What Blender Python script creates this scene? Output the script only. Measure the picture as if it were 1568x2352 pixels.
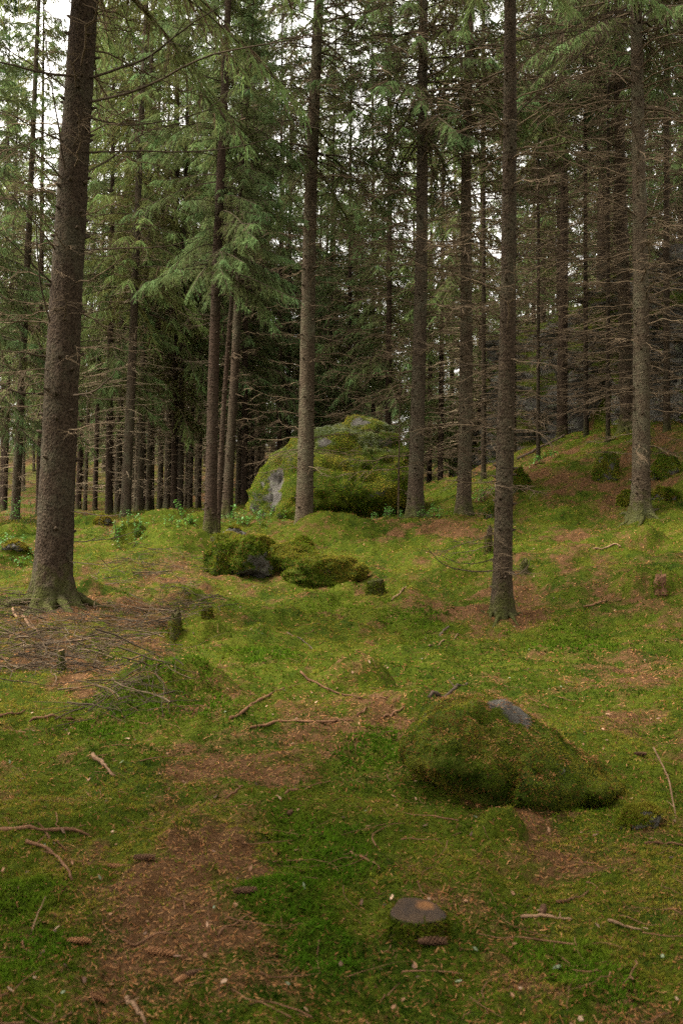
import bpy, math, random
import numpy as np
from mathutils import Vector, Matrix

for o in list(bpy.data.objects):
    bpy.data.objects.remove(o)
SC = bpy.context.scene
COL = SC.collection
rad = math.radians

# ------------------------------------------------------------------ camera
FPX, CX, CY, CAMH = 2287.0, 784.0, 1176.0, 1.5      # photograph measured at 1568 x 2352
cam = bpy.data.cameras.new('camera')
cam.sensor_fit = 'VERTICAL'; cam.sensor_height = 36.0; cam.sensor_width = 24.0
cam.lens = 36.0 * FPX / 2352.0
cam.clip_start = 0.05; cam.clip_end = 2000
cam.dof.use_dof = True; cam.dof.focus_distance = 14.0; cam.dof.aperture_fstop = 4.5
camo = bpy.data.objects.new('camera', cam); COL.objects.link(camo)
camo.location = (0, 0, CAMH); camo.rotation_euler = (rad(90), 0, 0)
SC.camera = camo
SC.cycles.use_denoising = False
SC.cycles.sample_clamp_indirect = 1.5
SC.cycles.max_bounces = 7
SC.cycles.diffuse_bounces = 5
SC.cycles.glossy_bounces = 2
SC.cycles.transmission_bounces = 5
SC.cycles.caustics_reflective = False
SC.cycles.caustics_refractive = False

# ------------------------------------------------------------------ overcast sky and sun
SUN_EL, SUN_AZ = rad(62), rad(-95)
W = bpy.data.worlds.new('World'); SC.world = W; W.use_nodes = True
nt = W.node_tree; nt.nodes.clear()
sky = nt.nodes.new('ShaderNodeTexSky'); sky.sky_type = 'NISHITA'; sky.sun_disc = False
sky.sun_elevation = SUN_EL; sky.sun_rotation = SUN_AZ
sky.air_density = 1.0; sky.dust_density = 3.0; sky.ozone_density = 1.0
hs = nt.nodes.new('ShaderNodeHueSaturation'); hs.inputs['Saturation'].default_value = 0.0
hs.inputs['Value'].default_value = 1.0
bg = nt.nodes.new('ShaderNodeBackground'); bg.inputs['Strength'].default_value = 0.14
wo = nt.nodes.new('ShaderNodeOutputWorld')
nt.links.new(sky.outputs[0], hs.inputs['Color']); wb = nt.nodes.new('ShaderNodeMix'); wb.data_type = 'RGBA'; wb.blend_type = 'MULTIPLY'; wb.inputs[0].default_value = 1.0; wb.inputs[7].default_value = (1.04, 1.0, 0.94, 1)   # warm white balance
nt.links.new(hs.outputs[0], wb.inputs[6]); nt.links.new(wb.outputs[2], bg.inputs[0]); nt.links.new(bg.outputs[0], wo.inputs[0])
sl = bpy.data.lights.new('sun', 'SUN'); sl.energy = 1.5; sl.angle = rad(18); sl.color = (1.0, 0.94, 0.82)
so = bpy.data.objects.new('sun', sl); COL.objects.link(so)
sdir = Vector((math.sin(SUN_AZ) * math.cos(SUN_EL), math.cos(SUN_AZ) * math.cos(SUN_EL), math.sin(SUN_EL)))
so.rotation_euler = sdir.to_track_quat('Z', 'Y').to_euler(); so.location = (0, 0, 40)
VS = SC.view_settings
VS.view_transform = 'Standard'; VS.look = 'None'; VS.gamma = 1.0; VS.exposure = 2.5
VS.use_curve_mapping = False

# ------------------------------------------------------------------ small numpy library
RS = np.random.RandomState(7)
random.seed(7)

def _h(ix, iy, iz):
    n = (ix.astype(np.int64) * 374761393 + iy.astype(np.int64) * 668265263 + iz.astype(np.int64) * 1274126177) & 0xffffffff
    n = ((n ^ (n >> 13)) * 1274126177) & 0xffffffff
    n = (n ^ (n >> 16)) & 0xffffffff
    return n / 4294967295.0

def vn(p):
    p = np.asarray(p, float)
    i = np.floor(p).astype(np.int64); f = p - i
    f = f * f * f * (f * (f * 6 - 15) + 10)
    r = 0
    for a in (0, 1):
        wa = f[:, 0] if a else 1 - f[:, 0]
        for b in (0, 1):
            wb = f[:, 1] if b else 1 - f[:, 1]
            for c in (0, 1):
                wc = f[:, 2] if c else 1 - f[:, 2]
                r = r + wa * wb * wc * _h(i[:, 0] + a, i[:, 1] + b, i[:, 2] + c)
    return r

def fbm(p, octv=4, gain=0.5):
    p = np.asarray(p, float); s = 0; a = 1.0; t = 0
    for k in range(octv):
        s = s + a * vn(p * (2.03 ** k) + 17.3 * k); t += a; a *= gain
    return s / t            # about 0..1, mean 0.5

def n2(x, y, sc, octv=4, seed=0.0):
    return fbm(np.stack([x * sc + seed, y * sc - seed * 1.7, np.full_like(x, seed)], 1), octv) - 0.5

def sstep(a, b, x):
    t = np.clip((x - a) / (b - a), 0, 1); return t * t * (3 - 2 * t)

def tube(P, R, sides=6, cap=False):
    P = np.asarray(P, float); n = len(P); R = np.broadcast_to(np.asarray(R, float), (n,))
    T = np.gradient(P, axis=0); T /= np.linalg.norm(T, axis=1, keepdims=True) + 1e-9
    up = np.array([0, 0, 1.0]) if abs(T[0, 2]) < 0.9 else np.array([1.0, 0, 0])
    A = np.cross(T, up); A /= np.linalg.norm(A, axis=1, keepdims=True) + 1e-9
    B = np.cross(T, A)
    an = np.arange(sides) * 2 * np.pi / sides
    V = P[:, None, :] + R[:, None, None] * (np.cos(an)[None, :, None] * A[:, None, :] + np.sin(an)[None, :, None] * B[:, None, :])
    V = V.reshape(-1, 3)
    i = np.arange(n - 1)[:, None] * sides; j = np.arange(sides)[None, :]; k = (j + 1) % sides
    F = np.stack([i + j, i + k, i + sides + k, i + sides + j], -1).reshape(-1, 4)
    if cap:
        V = np.vstack([V, P[0], P[-1]])
        a = len(V) - 2; jj = np.arange(sides); kk = (jj + 1) % sides; o = (n - 1) * sides
        F = np.vstack([F, np.stack([kk, jj, np.full(sides, a), np.full(sides, a)], 1),
                       np.stack([o + jj, o + kk, np.full(sides, a + 1), np.full(sides, a + 1)], 1)])
    return V, F

class MB:
    """collects quads (triangles repeat their last index), with a material index and a colour per vertex"""
    def __init__(s): s.V = []; s.F = []; s.M = []; s.C = []; s.n = 0
    def add(s, V, F, m=0, c=None):
        V = np.asarray(V, float); F = np.asarray(F, int)
        if F.shape[1] == 3: F = np.hstack([F, F[:, 2:3]])
        s.V.append(V); s.F.append(F + s.n); s.M.append(np.full(len(F), m)); s.n += len(V)
        if c is None: c = np.ones((len(V), 3))
        s.C.append(np.broadcast_to(np.asarray(c, float), (len(V), 3)))
    def mesh(s, name, mats, smooth=True, attrs=None):
        V = np.vstack(s.V); F = np.vstack(s.F); M = np.concatenate(s.M); C = np.vstack(s.C)
        me = bpy.data.meshes.new(name)
        tri = F[:, 2] == F[:, 3]
        cnt = np.where(tri, 3, 4)
        msk = np.ones(F.shape, bool); msk[tri, 3] = False
        li = F[msk]
        me.vertices.add(len(V)); me.vertices.foreach_set('co', V.astype(np.float32).ravel())
        me.loops.add(len(li)); me.loops.foreach_set('vertex_index', li.astype(np.int32))
        me.polygons.add(len(F)); st = np.concatenate([[0], np.cumsum(cnt)[:-1]])
        me.polygons.foreach_set('loop_start', st.astype(np.int32))
        me.polygons.foreach_set('loop_total', cnt.astype(np.int32))
        me.polygons.foreach_set('material_index', M.astype(np.int32))
        me.polygons.foreach_set('use_smooth', np.full(len(F), smooth))
        ca = me.attributes.new('tint', 'FLOAT_COLOR', 'POINT')
        ca.data.foreach_set('color', np.hstack([C, np.ones((len(C), 1))]).astype(np.float32).ravel())
        for k, v in (attrs or {}).items():
            a = me.attributes.new(k, 'FLOAT', 'POINT'); a.data.foreach_set('value', np.asarray(v, np.float32))
        for m in mats: me.materials.append(m)
        me.update(calc_edges=True); me.validate()
        return me

def obj(name, data, parent=None, loc=(0, 0, 0), rot=(0, 0, 0), scale=(1, 1, 1)):
    o = bpy.data.objects.new(name, data); COL.objects.link(o)
    o.location = loc; o.rotation_euler = rot; o.scale = scale
    if parent is not None: o.parent = parent
    return o
def tag(o, label=None, cat=None, group=None, kind=None):
    if label: o['label'] = label
    if cat: o['category'] = cat
    if group: o['group'] = group
    if kind: o['kind'] = kind
    return o

# ------------------------------------------------------------------ materials
class NT:
    def __init__(s, name):
        s.m = bpy.data.materials.new(name); s.m.use_nodes = True; s.t = s.m.node_tree; s.t.nodes.clear()
    def n(s, ty, **kw):
        nd = s.t.nodes.new(ty)
        for k, v in kw.items():
            if hasattr(nd, k) and not k[0].isupper(): setattr(nd, k, v)
            else: nd.inputs[k.replace('_', ' ')].default_value = v
        return nd
    def l(s, a, b): s.t.links.new(a, b)
    def noise(s, vec, scale, detail=5, rough=0.6):
        nd = s.n('ShaderNodeTexNoise', Scale=scale, Detail=detail, Roughness=rough)
        s.l(vec, nd.inputs['Vector']); return nd.outputs['Fac']
    def ramp(s, fac, stops):
        r = s.n('ShaderNodeValToRGB'); e = r.color_ramp.elements
        while len(e) < len(stops): e.new(0.5)
        for q, (p, c) in zip(e, stops):
            q.position = p; q.color = (*c, 1) if len(c) == 3 else c
        s.l(fac, r.inputs[0]); return r.outputs[0]
    def mix(s, fac, a, b, mode='MIX'):
        m = s.n('ShaderNodeMix', data_type='RGBA', blend_type=mode)
        for sock, v in ((m.inputs[0], fac), (m.inputs[6], a), (m.inputs[7], b)):
            if hasattr(v, 'default_value') or hasattr(v, 'links'): s.l(v, sock)
            else: sock.default_value = (*v, 1) if isinstance(v, tuple) else v
        return m.outputs[2]
    def math(s, op, a, b=None):
        m = s.n('ShaderNodeMath', operation=op)
        for k, v in enumerate((a, b)):
            if v is None: continue
            if hasattr(v, 'links'): s.l(v, m.inputs[k])
            else: m.inputs[k].default_value = v
        return m.outputs[0]
    def done(s, col, rough=0.9, bump=None, bstr=0.4, bdist=0.02, trans=0.0, spec=0.2):
        b = s.n('ShaderNodeBsdfPrincipled', Roughness=rough)
        b.inputs['Specular IOR Level'].default_value = spec
        if isinstance(col, tuple): b.inputs['Base Color'].default_value = (*col, 1)
        else: s.l(col, b.inputs['Base Color'])
        if bump is not None:
            bn = s.n('ShaderNodeBump', Strength=bstr, Distance=bdist); s.l(bump, bn.inputs['Height']); s.l(bn.outputs[0], b.inputs['Normal'])
        out = s.n('ShaderNodeOutputMaterial'); sh = b.outputs[0]
        if trans > 0:
            t = s.n('ShaderNodeBsdfTranslucent')
            if isinstance(col, tuple): t.inputs[0].default_value = (*col, 1)
            else: s.l(col, t.inputs[0])
            ms = s.n('ShaderNodeMixShader'); ms.inputs[0].default_value = trans
            s.l(sh, ms.inputs[1]); s.l(t.outputs[0], ms.inputs[2]); sh = ms.outputs[0]
        s.l(sh, out.inputs['Surface']); return s.m
    def obco(s): return s.n('ShaderNodeTexCoord').outputs['Object']
    def pos(s): return s.n('ShaderNodeNewGeometry').outputs['Position']
    def attr(s, name, out='Fac'): return s.n('ShaderNodeAttribute', attribute_name=name).outputs[out]

def m_bark(name, dark, light, lichen, lich_amt=0.45):
    q = NT(name); co = q.obco()
    mp = q.n('ShaderNodeMapping'); mp.inputs['Scale'].default_value = (1, 1, 0.7); q.l(co, mp.inputs[0]); v = mp.outputs[0]
    vo = q.n('ShaderNodeTexVoronoi', Scale=46.0); q.l(v, vo.inputs['Vector'])
    f1 = q.noise(v, 22, 8, 0.7); f2 = q.noise(co, 2.2, 5, 0.65); f3 = q.noise(v, 120, 3, 0.6)
    h = q.math('ADD', q.math('MULTIPLY', vo.outputs['Distance'], 0.7), q.math('ADD', f1, q.math('MULTIPLY', f3, 0.3)))
    c = q.ramp(h, [(0.55, dark), (0.95, tuple((a + b) / 2 for a, b in zip(dark, light))), (1.35, light)]) if False else q.ramp(q.math('MULTIPLY', h, 0.62), [(0.30, dark), (0.75, light)])
    lm = q.ramp(q.math('MULTIPLY', f2, q.math('ADD', f1, 0.5)), [(0.45, (0, 0, 0)), (0.72, (lich_amt,) * 3)])
    c = q.mix(lm, c, lichen)
    oi = q.n('ShaderNodeObjectInfo').outputs['Random']
    c = q.mix(1.0, c, q.ramp(oi, [(0, (0.82, 0.80, 0.80)), (1, (1.18, 1.15, 1.1))]), 'MULTIPLY')
    sx = q.n('ShaderNodeSeparateXYZ'); q.l(co, sx.inputs[0])
    ft = q.math('ADD', sx.outputs[2], q.math('MULTIPLY', q.math('SUBTRACT', q.noise(co, 7, 5, 0.7), 0.5), 1.6))
    c = q.mix(q.ramp(ft, [(0.0, (0.6,) * 3), (0.42, (0, 0, 0))]), c, (0.050, 0.060, 0.010))
    return q.done(c, 0.95, h, 0.9, 0.03, spec=0.05)

BARK = m_bark('bark_brown', (0.006, 0.004, 0.003), (0.058, 0.041, 0.027), (0.070, 0.074, 0.044), 0.45)
BARK_G = m_bark('bark_grey', (0.010, 0.007, 0.005), (0.084, 0.062, 0.041), (0.095, 0.100, 0.060), 0.6)
BARK_D = m_bark('bark_dark', (0.011, 0.007, 0.005), (0.050, 0.033, 0.022), (0.05, 0.052, 0.034), 0.3)

def m_wood(name, a, b, sc=9):
    q = NT(name); co = q.obco(); f = q.noise(co, sc, 5, 0.7)
    c = q.ramp(f, [(0.3, a), (0.7, b)])
    oi = q.n('ShaderNodeObjectInfo').outputs['Random']
    c = q.mix(1.0, c, q.ramp(oi, [(0, (0.75, 0.75, 0.75)), (1, (1.2, 1.2, 1.2))]), 'MULTIPLY')
    return q.done(c, 0.9, q.noise(co, sc * 12, 3), 0.5, 0.004, spec=0.04)
DEADW = m_wood('dead_branch_wood', (0.052, 0.036, 0.022), (0.145, 0.104, 0.064), 4)
DEADP = m_wood('pale_dead_twigs', (0.13, 0.095, 0.060), (0.30, 0.230, 0.150), 4)
DEADD = m_wood('dark_branch_wood', (0.028, 0.020, 0.013), (0.090, 0.066, 0.044), 4)
STICK = m_wood('fallen_stick_wood', (0.045, 0.022, 0.012), (0.17, 0.088, 0.048), 14)
STICKP = m_wood('pale_stick_wood', (0.080, 0.046, 0.026), (0.24, 0.145, 0.085), 14)
STICKD = m_wood('dark_stick_wood', (0.030, 0.022, 0.016), (0.10, 0.07, 0.05), 14)
CONE = m_wood('spruce_cone_scale', (0.08, 0.036, 0.016), (0.27, 0.13, 0.058), 30)
CONED = m_wood('dark_cone_scale', (0.030, 0.016, 0.009), (0.13, 0.07, 0.04), 30)

def m_tint(name, rough=0.9, trans=0.25, spec=0.15, objvar=True, pos_sc=0.6):
    q = NT(name); c = q.attr('tint', 'Color')
    if objvar:
        oi = q.n('ShaderNodeObjectInfo').outputs['Random']
        c = q.mix(1.0, c, q.ramp(oi, [(0, (0.85, 0.88, 0.88)), (0.5, (1, 1, 1)), (1, (1.25, 1.15, 0.95))]), 'MULTIPLY')
        f = q.noise(q.pos(), pos_sc, 3)
        c = q.mix(1.0, c, q.ramp(f, [(0.3, (0.72, 0.76, 0.78)), (0.7, (1.3, 1.25, 1.15))]), 'MULTIPLY')
    return q.done(c, rough, trans=trans, spec=spec)
NEEDLE = m_tint('spruce_needles', 0.8, 0.5, 0.05)
MOSSF = m_tint('moss_fronds', 0.9, 0.35, 0.03, False)
LITF = m_tint('litter_pieces', 0.85, 0.05, 0.06, False)
LEAF = m_tint('green_leaf', 0.5, 0.4, 0.4, True)

GREEN_A, GREEN_B, GREEN_C = (0.017, 0.031, 0.003), (0.048, 0.062, 0.005), (0.090, 0.082, 0.012)
def m_ground():
    q = NT('forest_floor'); p = q.pos()
    f1 = q.noise(p, 1.3, 5, 0.6); f2 = q.noise(p, 9, 6, 0.7); f3 = q.noise(p, 70, 4, 0.7)
    g = q.ramp(q.math('ADD', q.math('MULTIPLY', f1, 0.5), q.math('MULTIPLY', f2, 0.5)), [(0.36, GREEN_A), (0.52, GREEN_B), (0.68, GREEN_C)])
    g = q.mix(1.0, g, q.ramp(f3, [(0.3, (0.35, 0.35, 0.35)), (0.65, (1.2, 1.2, 1.2))]), 'MULTIPLY')
    l = q.ramp(q.math('ADD', q.math('MULTIPLY', f2, 0.45), q.math('MULTIPLY', f3, 0.55)), [(0.3, (0.016, 0.008, 0.003)), (0.5, (0.065, 0.033, 0.014)), (0.7, (0.135, 0.075, 0.036))])
    k = q.math('ADD', q.attr('litter'), q.math('MULTIPLY', q.math('SUBTRACT', f2, 0.5), 1.5))
    k = q.ramp(k, [(0.28, (0, 0, 0)), (0.66, (1, 1, 1))])
    c = q.mix(k, g, l)
    return q.done(c, 0.95, q.math('ADD', f3, q.math('MULTIPLY', f2, 0.8)), 0.7, 0.03, spec=0.03)
GROUND = m_ground()

def m_rock(name, s0, s1, lichen):
    q = NT(name); co = q.obco(); p = q.pos()
    f1 = q.noise(co, 3.0, 6, 0.65); f2 = q.noise(co, 28, 6, 0.7); f3 = q.noise(co, 90, 3)
    st = q.ramp(q.math('ADD', q.math('MULTIPLY', f1, 0.6), q.math('MULTIPLY', f2, 0.4)), [(0.33, s0), (0.66, s1)])
    li = q.ramp(q.noise(co, 7, 5, 0.7), [(0.56, (0, 0, 0)), (0.66, (0.8, 0.8, 0.8))])
    st = q.mix(li, st, lichen)
    g = q.ramp(q.math('ADD', q.math('MULTIPLY', q.noise(p, 1.6, 5), 0.5), q.math('MULTIPLY', q.noise(p, 11, 5), 0.5)), [(0.36, GREEN_A), (0.52, GREEN_B), (0.68, GREEN_C)])
    g = q.mix(1.0, g, q.ramp(f3, [(0.3, (0.35,) * 3), (0.65, (1.2,) * 3)]), 'MULTIPLY')
    k = q.math('ADD', q.attr('moss'), q.math('MULTIPLY', q.math('SUBTRACT', f2, 0.5), 1.1))
    k = q.ramp(k, [(0.42, (0, 0, 0)), (0.56, (1, 1, 1))])
    return q.done(q.mix(k, st, g), 0.92, q.math('ADD', f2, q.math('MULTIPLY', f1, 1.5)), 0.8, 0.05, spec=0.08)
ROCK = m_rock('mossy_granite', (0.022, 0.019, 0.015), (0.125, 0.112, 0.096), (0.13, 0.132, 0.09))
ROCKD = m_rock('dark_cliff_stone', (0.016, 0.014, 0.011), (0.155, 0.142, 0.118), (0.12, 0.135, 0.075))

def m_cut():
    q = NT('sawn_wood'); co = q.obco()
    w = q.n('ShaderNodeTexWave', wave_type='RINGS', rings_direction='Z', Scale=38.0, Distortion=3.0, Detail=3.0); q.l(co, w.inputs[0])
    c = q.ramp(w.outputs['Fac'], [(0.2, (0.022, 0.017, 0.013)), (0.9, (0.080, 0.050, 0.029))])
    c = q.mix(q.ramp(q.noise(co, 9, 4), [(0.42, (0, 0, 0)), (0.62, (1, 1, 1))]), c, (0.028, 0.022, 0.018))
    mp = q.n('ShaderNodeMapping'); mp.inputs['Scale'].default_value = (1, 1, 0); mp.inputs['Location'].default_value = (-0.03, -0.04, 0); q.l(co, mp.inputs[0])
    ln = q.n('ShaderNodeVectorMath', operation='LENGTH'); q.l(mp.outputs[0], ln.inputs[0])
    d = q.math('ADD', ln.outputs['Value'], q.math('MULTIPLY', q.noise(co, 30, 4), 0.05))
    k = q.ramp(d, [(0.040, (1, 1, 1)), (0.068, (0, 0, 0))])
    c = q.mix(k, c, (0.13, 0.062, 0.026))
    return q.done(c, 0.85, w.outputs['Fac'], 0.5, 0.006, spec=0.03)
CUT = m_cut()

# ------------------------------------------------------------------ terrain
def P(px, py, d):
    return np.array([(px - CX) / FPX * d, d, CAMH + (CY - py) / FPX * d])

ZY = np.array([-30, -6, 0, 5, 8, 11.5, 14.5, 19, 26, 40, 70, 120, 900.])
ZZ = np.array([-0.3, -0.05, 0, 0, 0.12, 0.33, 0.62, 1.08, 1.34, 1.55, 4.2, 9.5, 40.])
CTRL = [(120, 1400, 11.0), (483, 1236, 17.0), (697, 1234, 19.0), (952, 1192, 18.5), (1063, 1206, 19.5),
        (1152, 1424, 11.5), (1470, 1192, 17.0), (285, 1192, 24), (30, 1197, 26), (315, 1184, 28), (520, 1195, 21),
        (590, 1318, 14.3), (760, 1190, 20.5), (1500, 1240, 15.5), (1520, 1350, 12), (1540, 1010, 20), (1300, 1005, 25),
        (1200, 1045, 25), (1190, 1112, 20), (1100, 1125, 23), (1350, 1110, 19.5), (400, 1330, 13.6), (10, 1290, 15),
        (800, 1330, 13.9), (1300, 1300, 13.2), (1240, 1180, 18)]
cp = np.array([P(*c) for c in CTRL] + [(10, 15, 3.0), (9, 10, 1.7), (7, 6, 0.7), (6, 3, 0.3), (0, 3, 0), (2, 5, 0), (-2, 5, 0),
               (0, 8, .13), (-9, 12, .5), (-12, 20, 1.0), (12, 10, 2.6)], float)
def zbase(x, y): return np.interp(y, ZY, ZZ)
def kern(r, a=3.2): return (1 + r / a) * np.exp(-r / a)
_D = np.linalg.norm(cp[:, None, :2] - cp[None, :, :2], axis=2)
_W = np.linalg.solve(kern(_D) + 0.004 * np.eye(len(cp)), cp[:, 2] - zbase(cp[:, 0], cp[:, 1]))
HILL = np.array([(16, 6), (12, 12), (9.6, 17), (8.3, 20.5), (7.5, 23.5), (6.2, 26), (5.0, 28.3), (4.5, 31), (4.9, 40), (8, 60), (90, 60), (90, 6)], float)
def poly_sd(x, y):
    """distance inside the hill polygon (positive inside)"""
    d = np.full(x.shape, 1e9); ins = np.zeros(x.shape, bool); n = len(HILL)
    for i in range(n):
        a, b = HILL[i], HILL[(i + 1) % n]; e = b - a
        t = np.clip(((x - a[0]) * e[0] + (y - a[1]) * e[1]) / (e @ e), 0, 1)
        d = np.minimum(d, np.hypot(x - a[0] - t * e[0], y - a[1] - t * e[1]))
        c = ((a[1] > y) != (b[1] > y)) & (x < (b[0] - a[0]) * (y - a[1]) / (b[1] - a[1] + 1e-12) + a[0]); ins ^= c
    return np.where(ins, d, -d)
def H0(x, y, fine=True):
    x = np.atleast_1d(np.asarray(x, float)); y = np.atleast_1d(np.asarray(y, float))
    z = zbase(x, y)
    for (a, b, _), w in zip(cp, _W): z = z + w * kern(np.hypot(x - a, y - b))
    m = (x > 2) & (y > 4) & (y < 65)
    if m.any():
        z[m] += 4.6 * sstep(0.2, 1.8, poly_sd(x[m], y[m]))
    if fine:
        z = z + 0.16 * n2(x, y, 0.7, 3, 3.1) + (0.15 + 0.13 * sstep(7, 11, y)) * n2(x, y, 2.6, 3, 8.8) + 0.055 * (0.5 - np.abs(2.4 * n2(x, y, 6.5, 2, 5.5))) + 0.03 * (0.5 - np.abs(2.2 * n2(x, y, 17, 2, 15.5)))
    return z
def ray_ground(px, py, fn, ymin=1.5, ymax=60):
    s = np.concatenate([np.arange(ymin, 12, 0.01), np.arange(12, ymax, 0.03)])
    X = (px - CX) / FPX * s; Z = CAMH + (CY - py) / FPX * s
    k = np.argmax(Z - fn(X, s) < 0)
    if k == 0: k = int(np.argmin(Z - fn(X, s)))
    return np.array([X[k], s[k], fn(X[k:k + 1], s[k:k + 1])[0]])

# hummocks: base pixel, width and height in pixels, label
MOUNDS = [
 (400, 1252, 190, 48, 'smooth green moss hummock left of the twin dark stems'),
 (292, 1250, 110, 45, 'dark sided moss hummock with leafy plants on top, right of the big trunk'),
 (205, 1208, 95, 26, 'yellowish flat moss hummock just right of the big left trunk'),
 (375, 1198, 130, 30, 'long olive moss bank under the distant trunks'),
 (452, 1205, 80, 20, 'small pale moss hummock beside the dark twin stems'),
 (400, 1385, 125, 26, 'low pale moss hummock between big trunk and mossy rocks'),
 (375, 1605, 250, 64, 'large bright moss hummock with arching dead twigs'),
 (455, 1470, 120, 36, 'mossy hummock behind the ragged dark stump'),
 (810, 1580, 150, 55, 'brown topped moss hummock in the middle of the clearing'),
 (1150, 1915, 110, 58, 'round dark green moss cushion below the foreground rock'),
 (1042, 1345, 80, 24, 'small moss tuft left of the slim right trunk'),
 (760, 1242, 230, 44, 'wide mossy bank in front of the giant boulder'),
 (1290, 1200, 95, 20, 'flat moss hummock on the right hand slope'),
 (1480, 1262, 150, 45, 'mossy hummock with dead roots at the right edge'),
 (1500, 1345, 140, 36, 'moss hummock behind the broken reddish stump'),
 (200, 1352, 110, 26, 'low moss hummock right of the big trunk foot'),
 (25, 1300, 95, 36, 'moss hummock at the left edge behind the big trunk'),
 (20, 1232, 90, 22, 'far moss hummock at the left edge'),
 (960, 1645, 110, 34, 'small moss hummock behind the foreground rock'),
 (735, 2200, 150, 46, 'bright moss cushion left of the sawn stump'),
]
MB_DATA = []
for (px, py, w, h, lab) in MOUNDS:
    g = ray_ground(px, py, H0)
    d = g[1]; rx = w / FPX * d * 0.5
    MB_DATA.append((g[0], g[1] + rx * 0.6, rx * 1.45, rx * 1.1, 1.05 * h / FPX * d, lab))
def bump_at(x, y, only=None):
    z = np.zeros_like(x)
    for i, (cx, cy, rx, ry, h, _) in enumerate(MB_DATA):
        if only is not None and i != only: continue
        m = (np.abs(x - cx) < rx * 1.5) & (np.abs(y - cy) < ry * 1.5)
        if not m.any(): continue
        xx, yy = x[m], y[m]
        r = np.hypot((xx - cx) / rx, (yy - cy) / ry) + 0.45 * n2(xx, yy, 1.8 / rx, 4, i * 3.3)
        b = sstep(0.0, 0.78, 1 - r)
        z[m] = np.maximum(z[m], h * b * (1 + 0.3 * n2(xx, yy, 5 / rx, 3, i * 7.7)))
    return z
def H(x, y):
    x = np.atleast_1d(np.asarray(x, float)); y = np.atleast_1d(np.asarray(y, float))
    return H0(x, y) + bump_at(x, y)
def gp(px, py): return ray_ground(px, py, H)

# bare needle litter: pixel, radius in pixels, strength
LIT = [(420, 2000, 170, .8), (380, 2120, 170, .7), (520, 1930, 140, .6), (420, 1790, 150, .35), (560, 1740, 120, .25), (300, 2250, 200, .5), (620, 2290, 110, .35),
       (150, 1450, 240, .6), (60, 1500, 200, .5), (300, 1520, 130, .35), (120, 1400, 120, .5), (1160, 1425, 80, .5), (1210, 1420, 70, .5),
       (1000, 1215, 100, .55), (1080, 1215, 80, .5), (920, 1225, 70, .3), (1300, 1060, 120, .55), (1400, 1110, 90, .3), (1230, 1130, 80, .3),
       (1150, 1700, 120, .55), (1130, 1830, 130, .45), (1250, 1850, 120, .4), (900, 1960, 110, .35), (1040, 2060, 110, .3), (1080, 2080, 120, .35), (810, 1560, 70, .7), (950, 1590, 90, .4),
       (1330, 1960, 150, .4), (1180, 2240, 110, .35), (1500, 1800, 120, .35), (650, 1630, 100, .4), (420, 1290, 110, .5), (560, 1330, 110, .4), (840, 1340, 60, .4), (1370, 1260, 80, .2), (1420, 1400, 80, .2)]
LITP = []
for (px, py, r, s) in LIT:
    g = gp(px, py); LITP.append((g[0], g[1], r / FPX * g[1], s))
def litter(x, y):
    v = 0.14 + 0.9 * n2(x, y, 0.8, 4, 21.0) + 1.25 * n2(x, y, 3.4, 4, 31.0)
    for (a, b, r, s) in LITP:
        v = v + 0.62 * s * np.exp(-(((x - a) / r) ** 2 + ((y - b) / (r * 1.6)) ** 2))
    far = sstep(24, 34, y); v = v + 0.10 * sstep(6, 10, y) * (1 - far)
    hill = sstep(1.0, 3.0, x - 0.16 * y) * sstep(16, 20, y)
    return np.clip(v + 0.32 * far + 0.06 * hill, 0, 1.1)

def build_ground():
    ys = np.concatenate([np.linspace(-9, 1.6, 40), np.exp(np.linspace(math.log(1.64), math.log(60), 500)), np.exp(np.linspace(math.log(63), math.log(220), 24))])
    us = np.linspace(-1, 1, 360); us = np.sign(us) * (0.36 * np.abs(us) + 0.64 * np.abs(us) ** 3)
    Y, U = np.meshgrid(ys, us, indexing='ij')
    X = U * (0.95 * np.maximum(Y, 0) + 9)
    x, y = X.ravel(), Y.ravel(); z = H0(x, y)
    nr, nc = Y.shape; i = np.arange(nr - 1)[:, None] * nc; j = np.arange(nc - 1)[None, :]
    F = np.stack([i + j, i + j + 1, i + nc + j + 1, i + nc + j], -1).reshape(-1, 4)
    b = MB(); b.add(np.stack([x, y, z], 1), F)
    tag(obj('ground', b.mesh('ground', [GROUND], True, {'litter': litter(x, y)})), kind='structure')
build_ground()
for i, (cx, cy, rx, ry, h, lab) in enumerate(MB_DATA):
    n = 44; u = np.linspace(-1.35, 1.35, n)
    Y, X = np.meshgrid(cy + u * ry, cx + u * rx, indexing='ij'); x, y = X.ravel(), Y.ravel()
    bz = bump_at(x, y, i); z = H0(x, y) + np.where(bz > 0.004, bz, -0.05)
    k = np.arange(n - 1); F = np.stack([(k[:, None] * n + k[None, :]), (k[:, None] * n + k[None, :] + 1), ((k[:, None] + 1) * n + k[None, :] + 1), ((k[:, None] + 1) * n + k[None, :])], -1).reshape(-1, 4)
    bf = bz[F].max(1) > 0.002; F = F[bf]
    o3 = np.array([cx, cy, float(H0(cx, cy)[0])])
    b = MB(); b.add(np.stack([x, y, z], 1) - o3, F)
    me = b.mesh('moss_hummock', [GROUND], True, {'litter': litter(x, y) * 0.6})
    tag(obj('moss_hummock', me, loc=o3), lab, 'hummock', 'moss hummocks on the forest floor')

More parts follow.
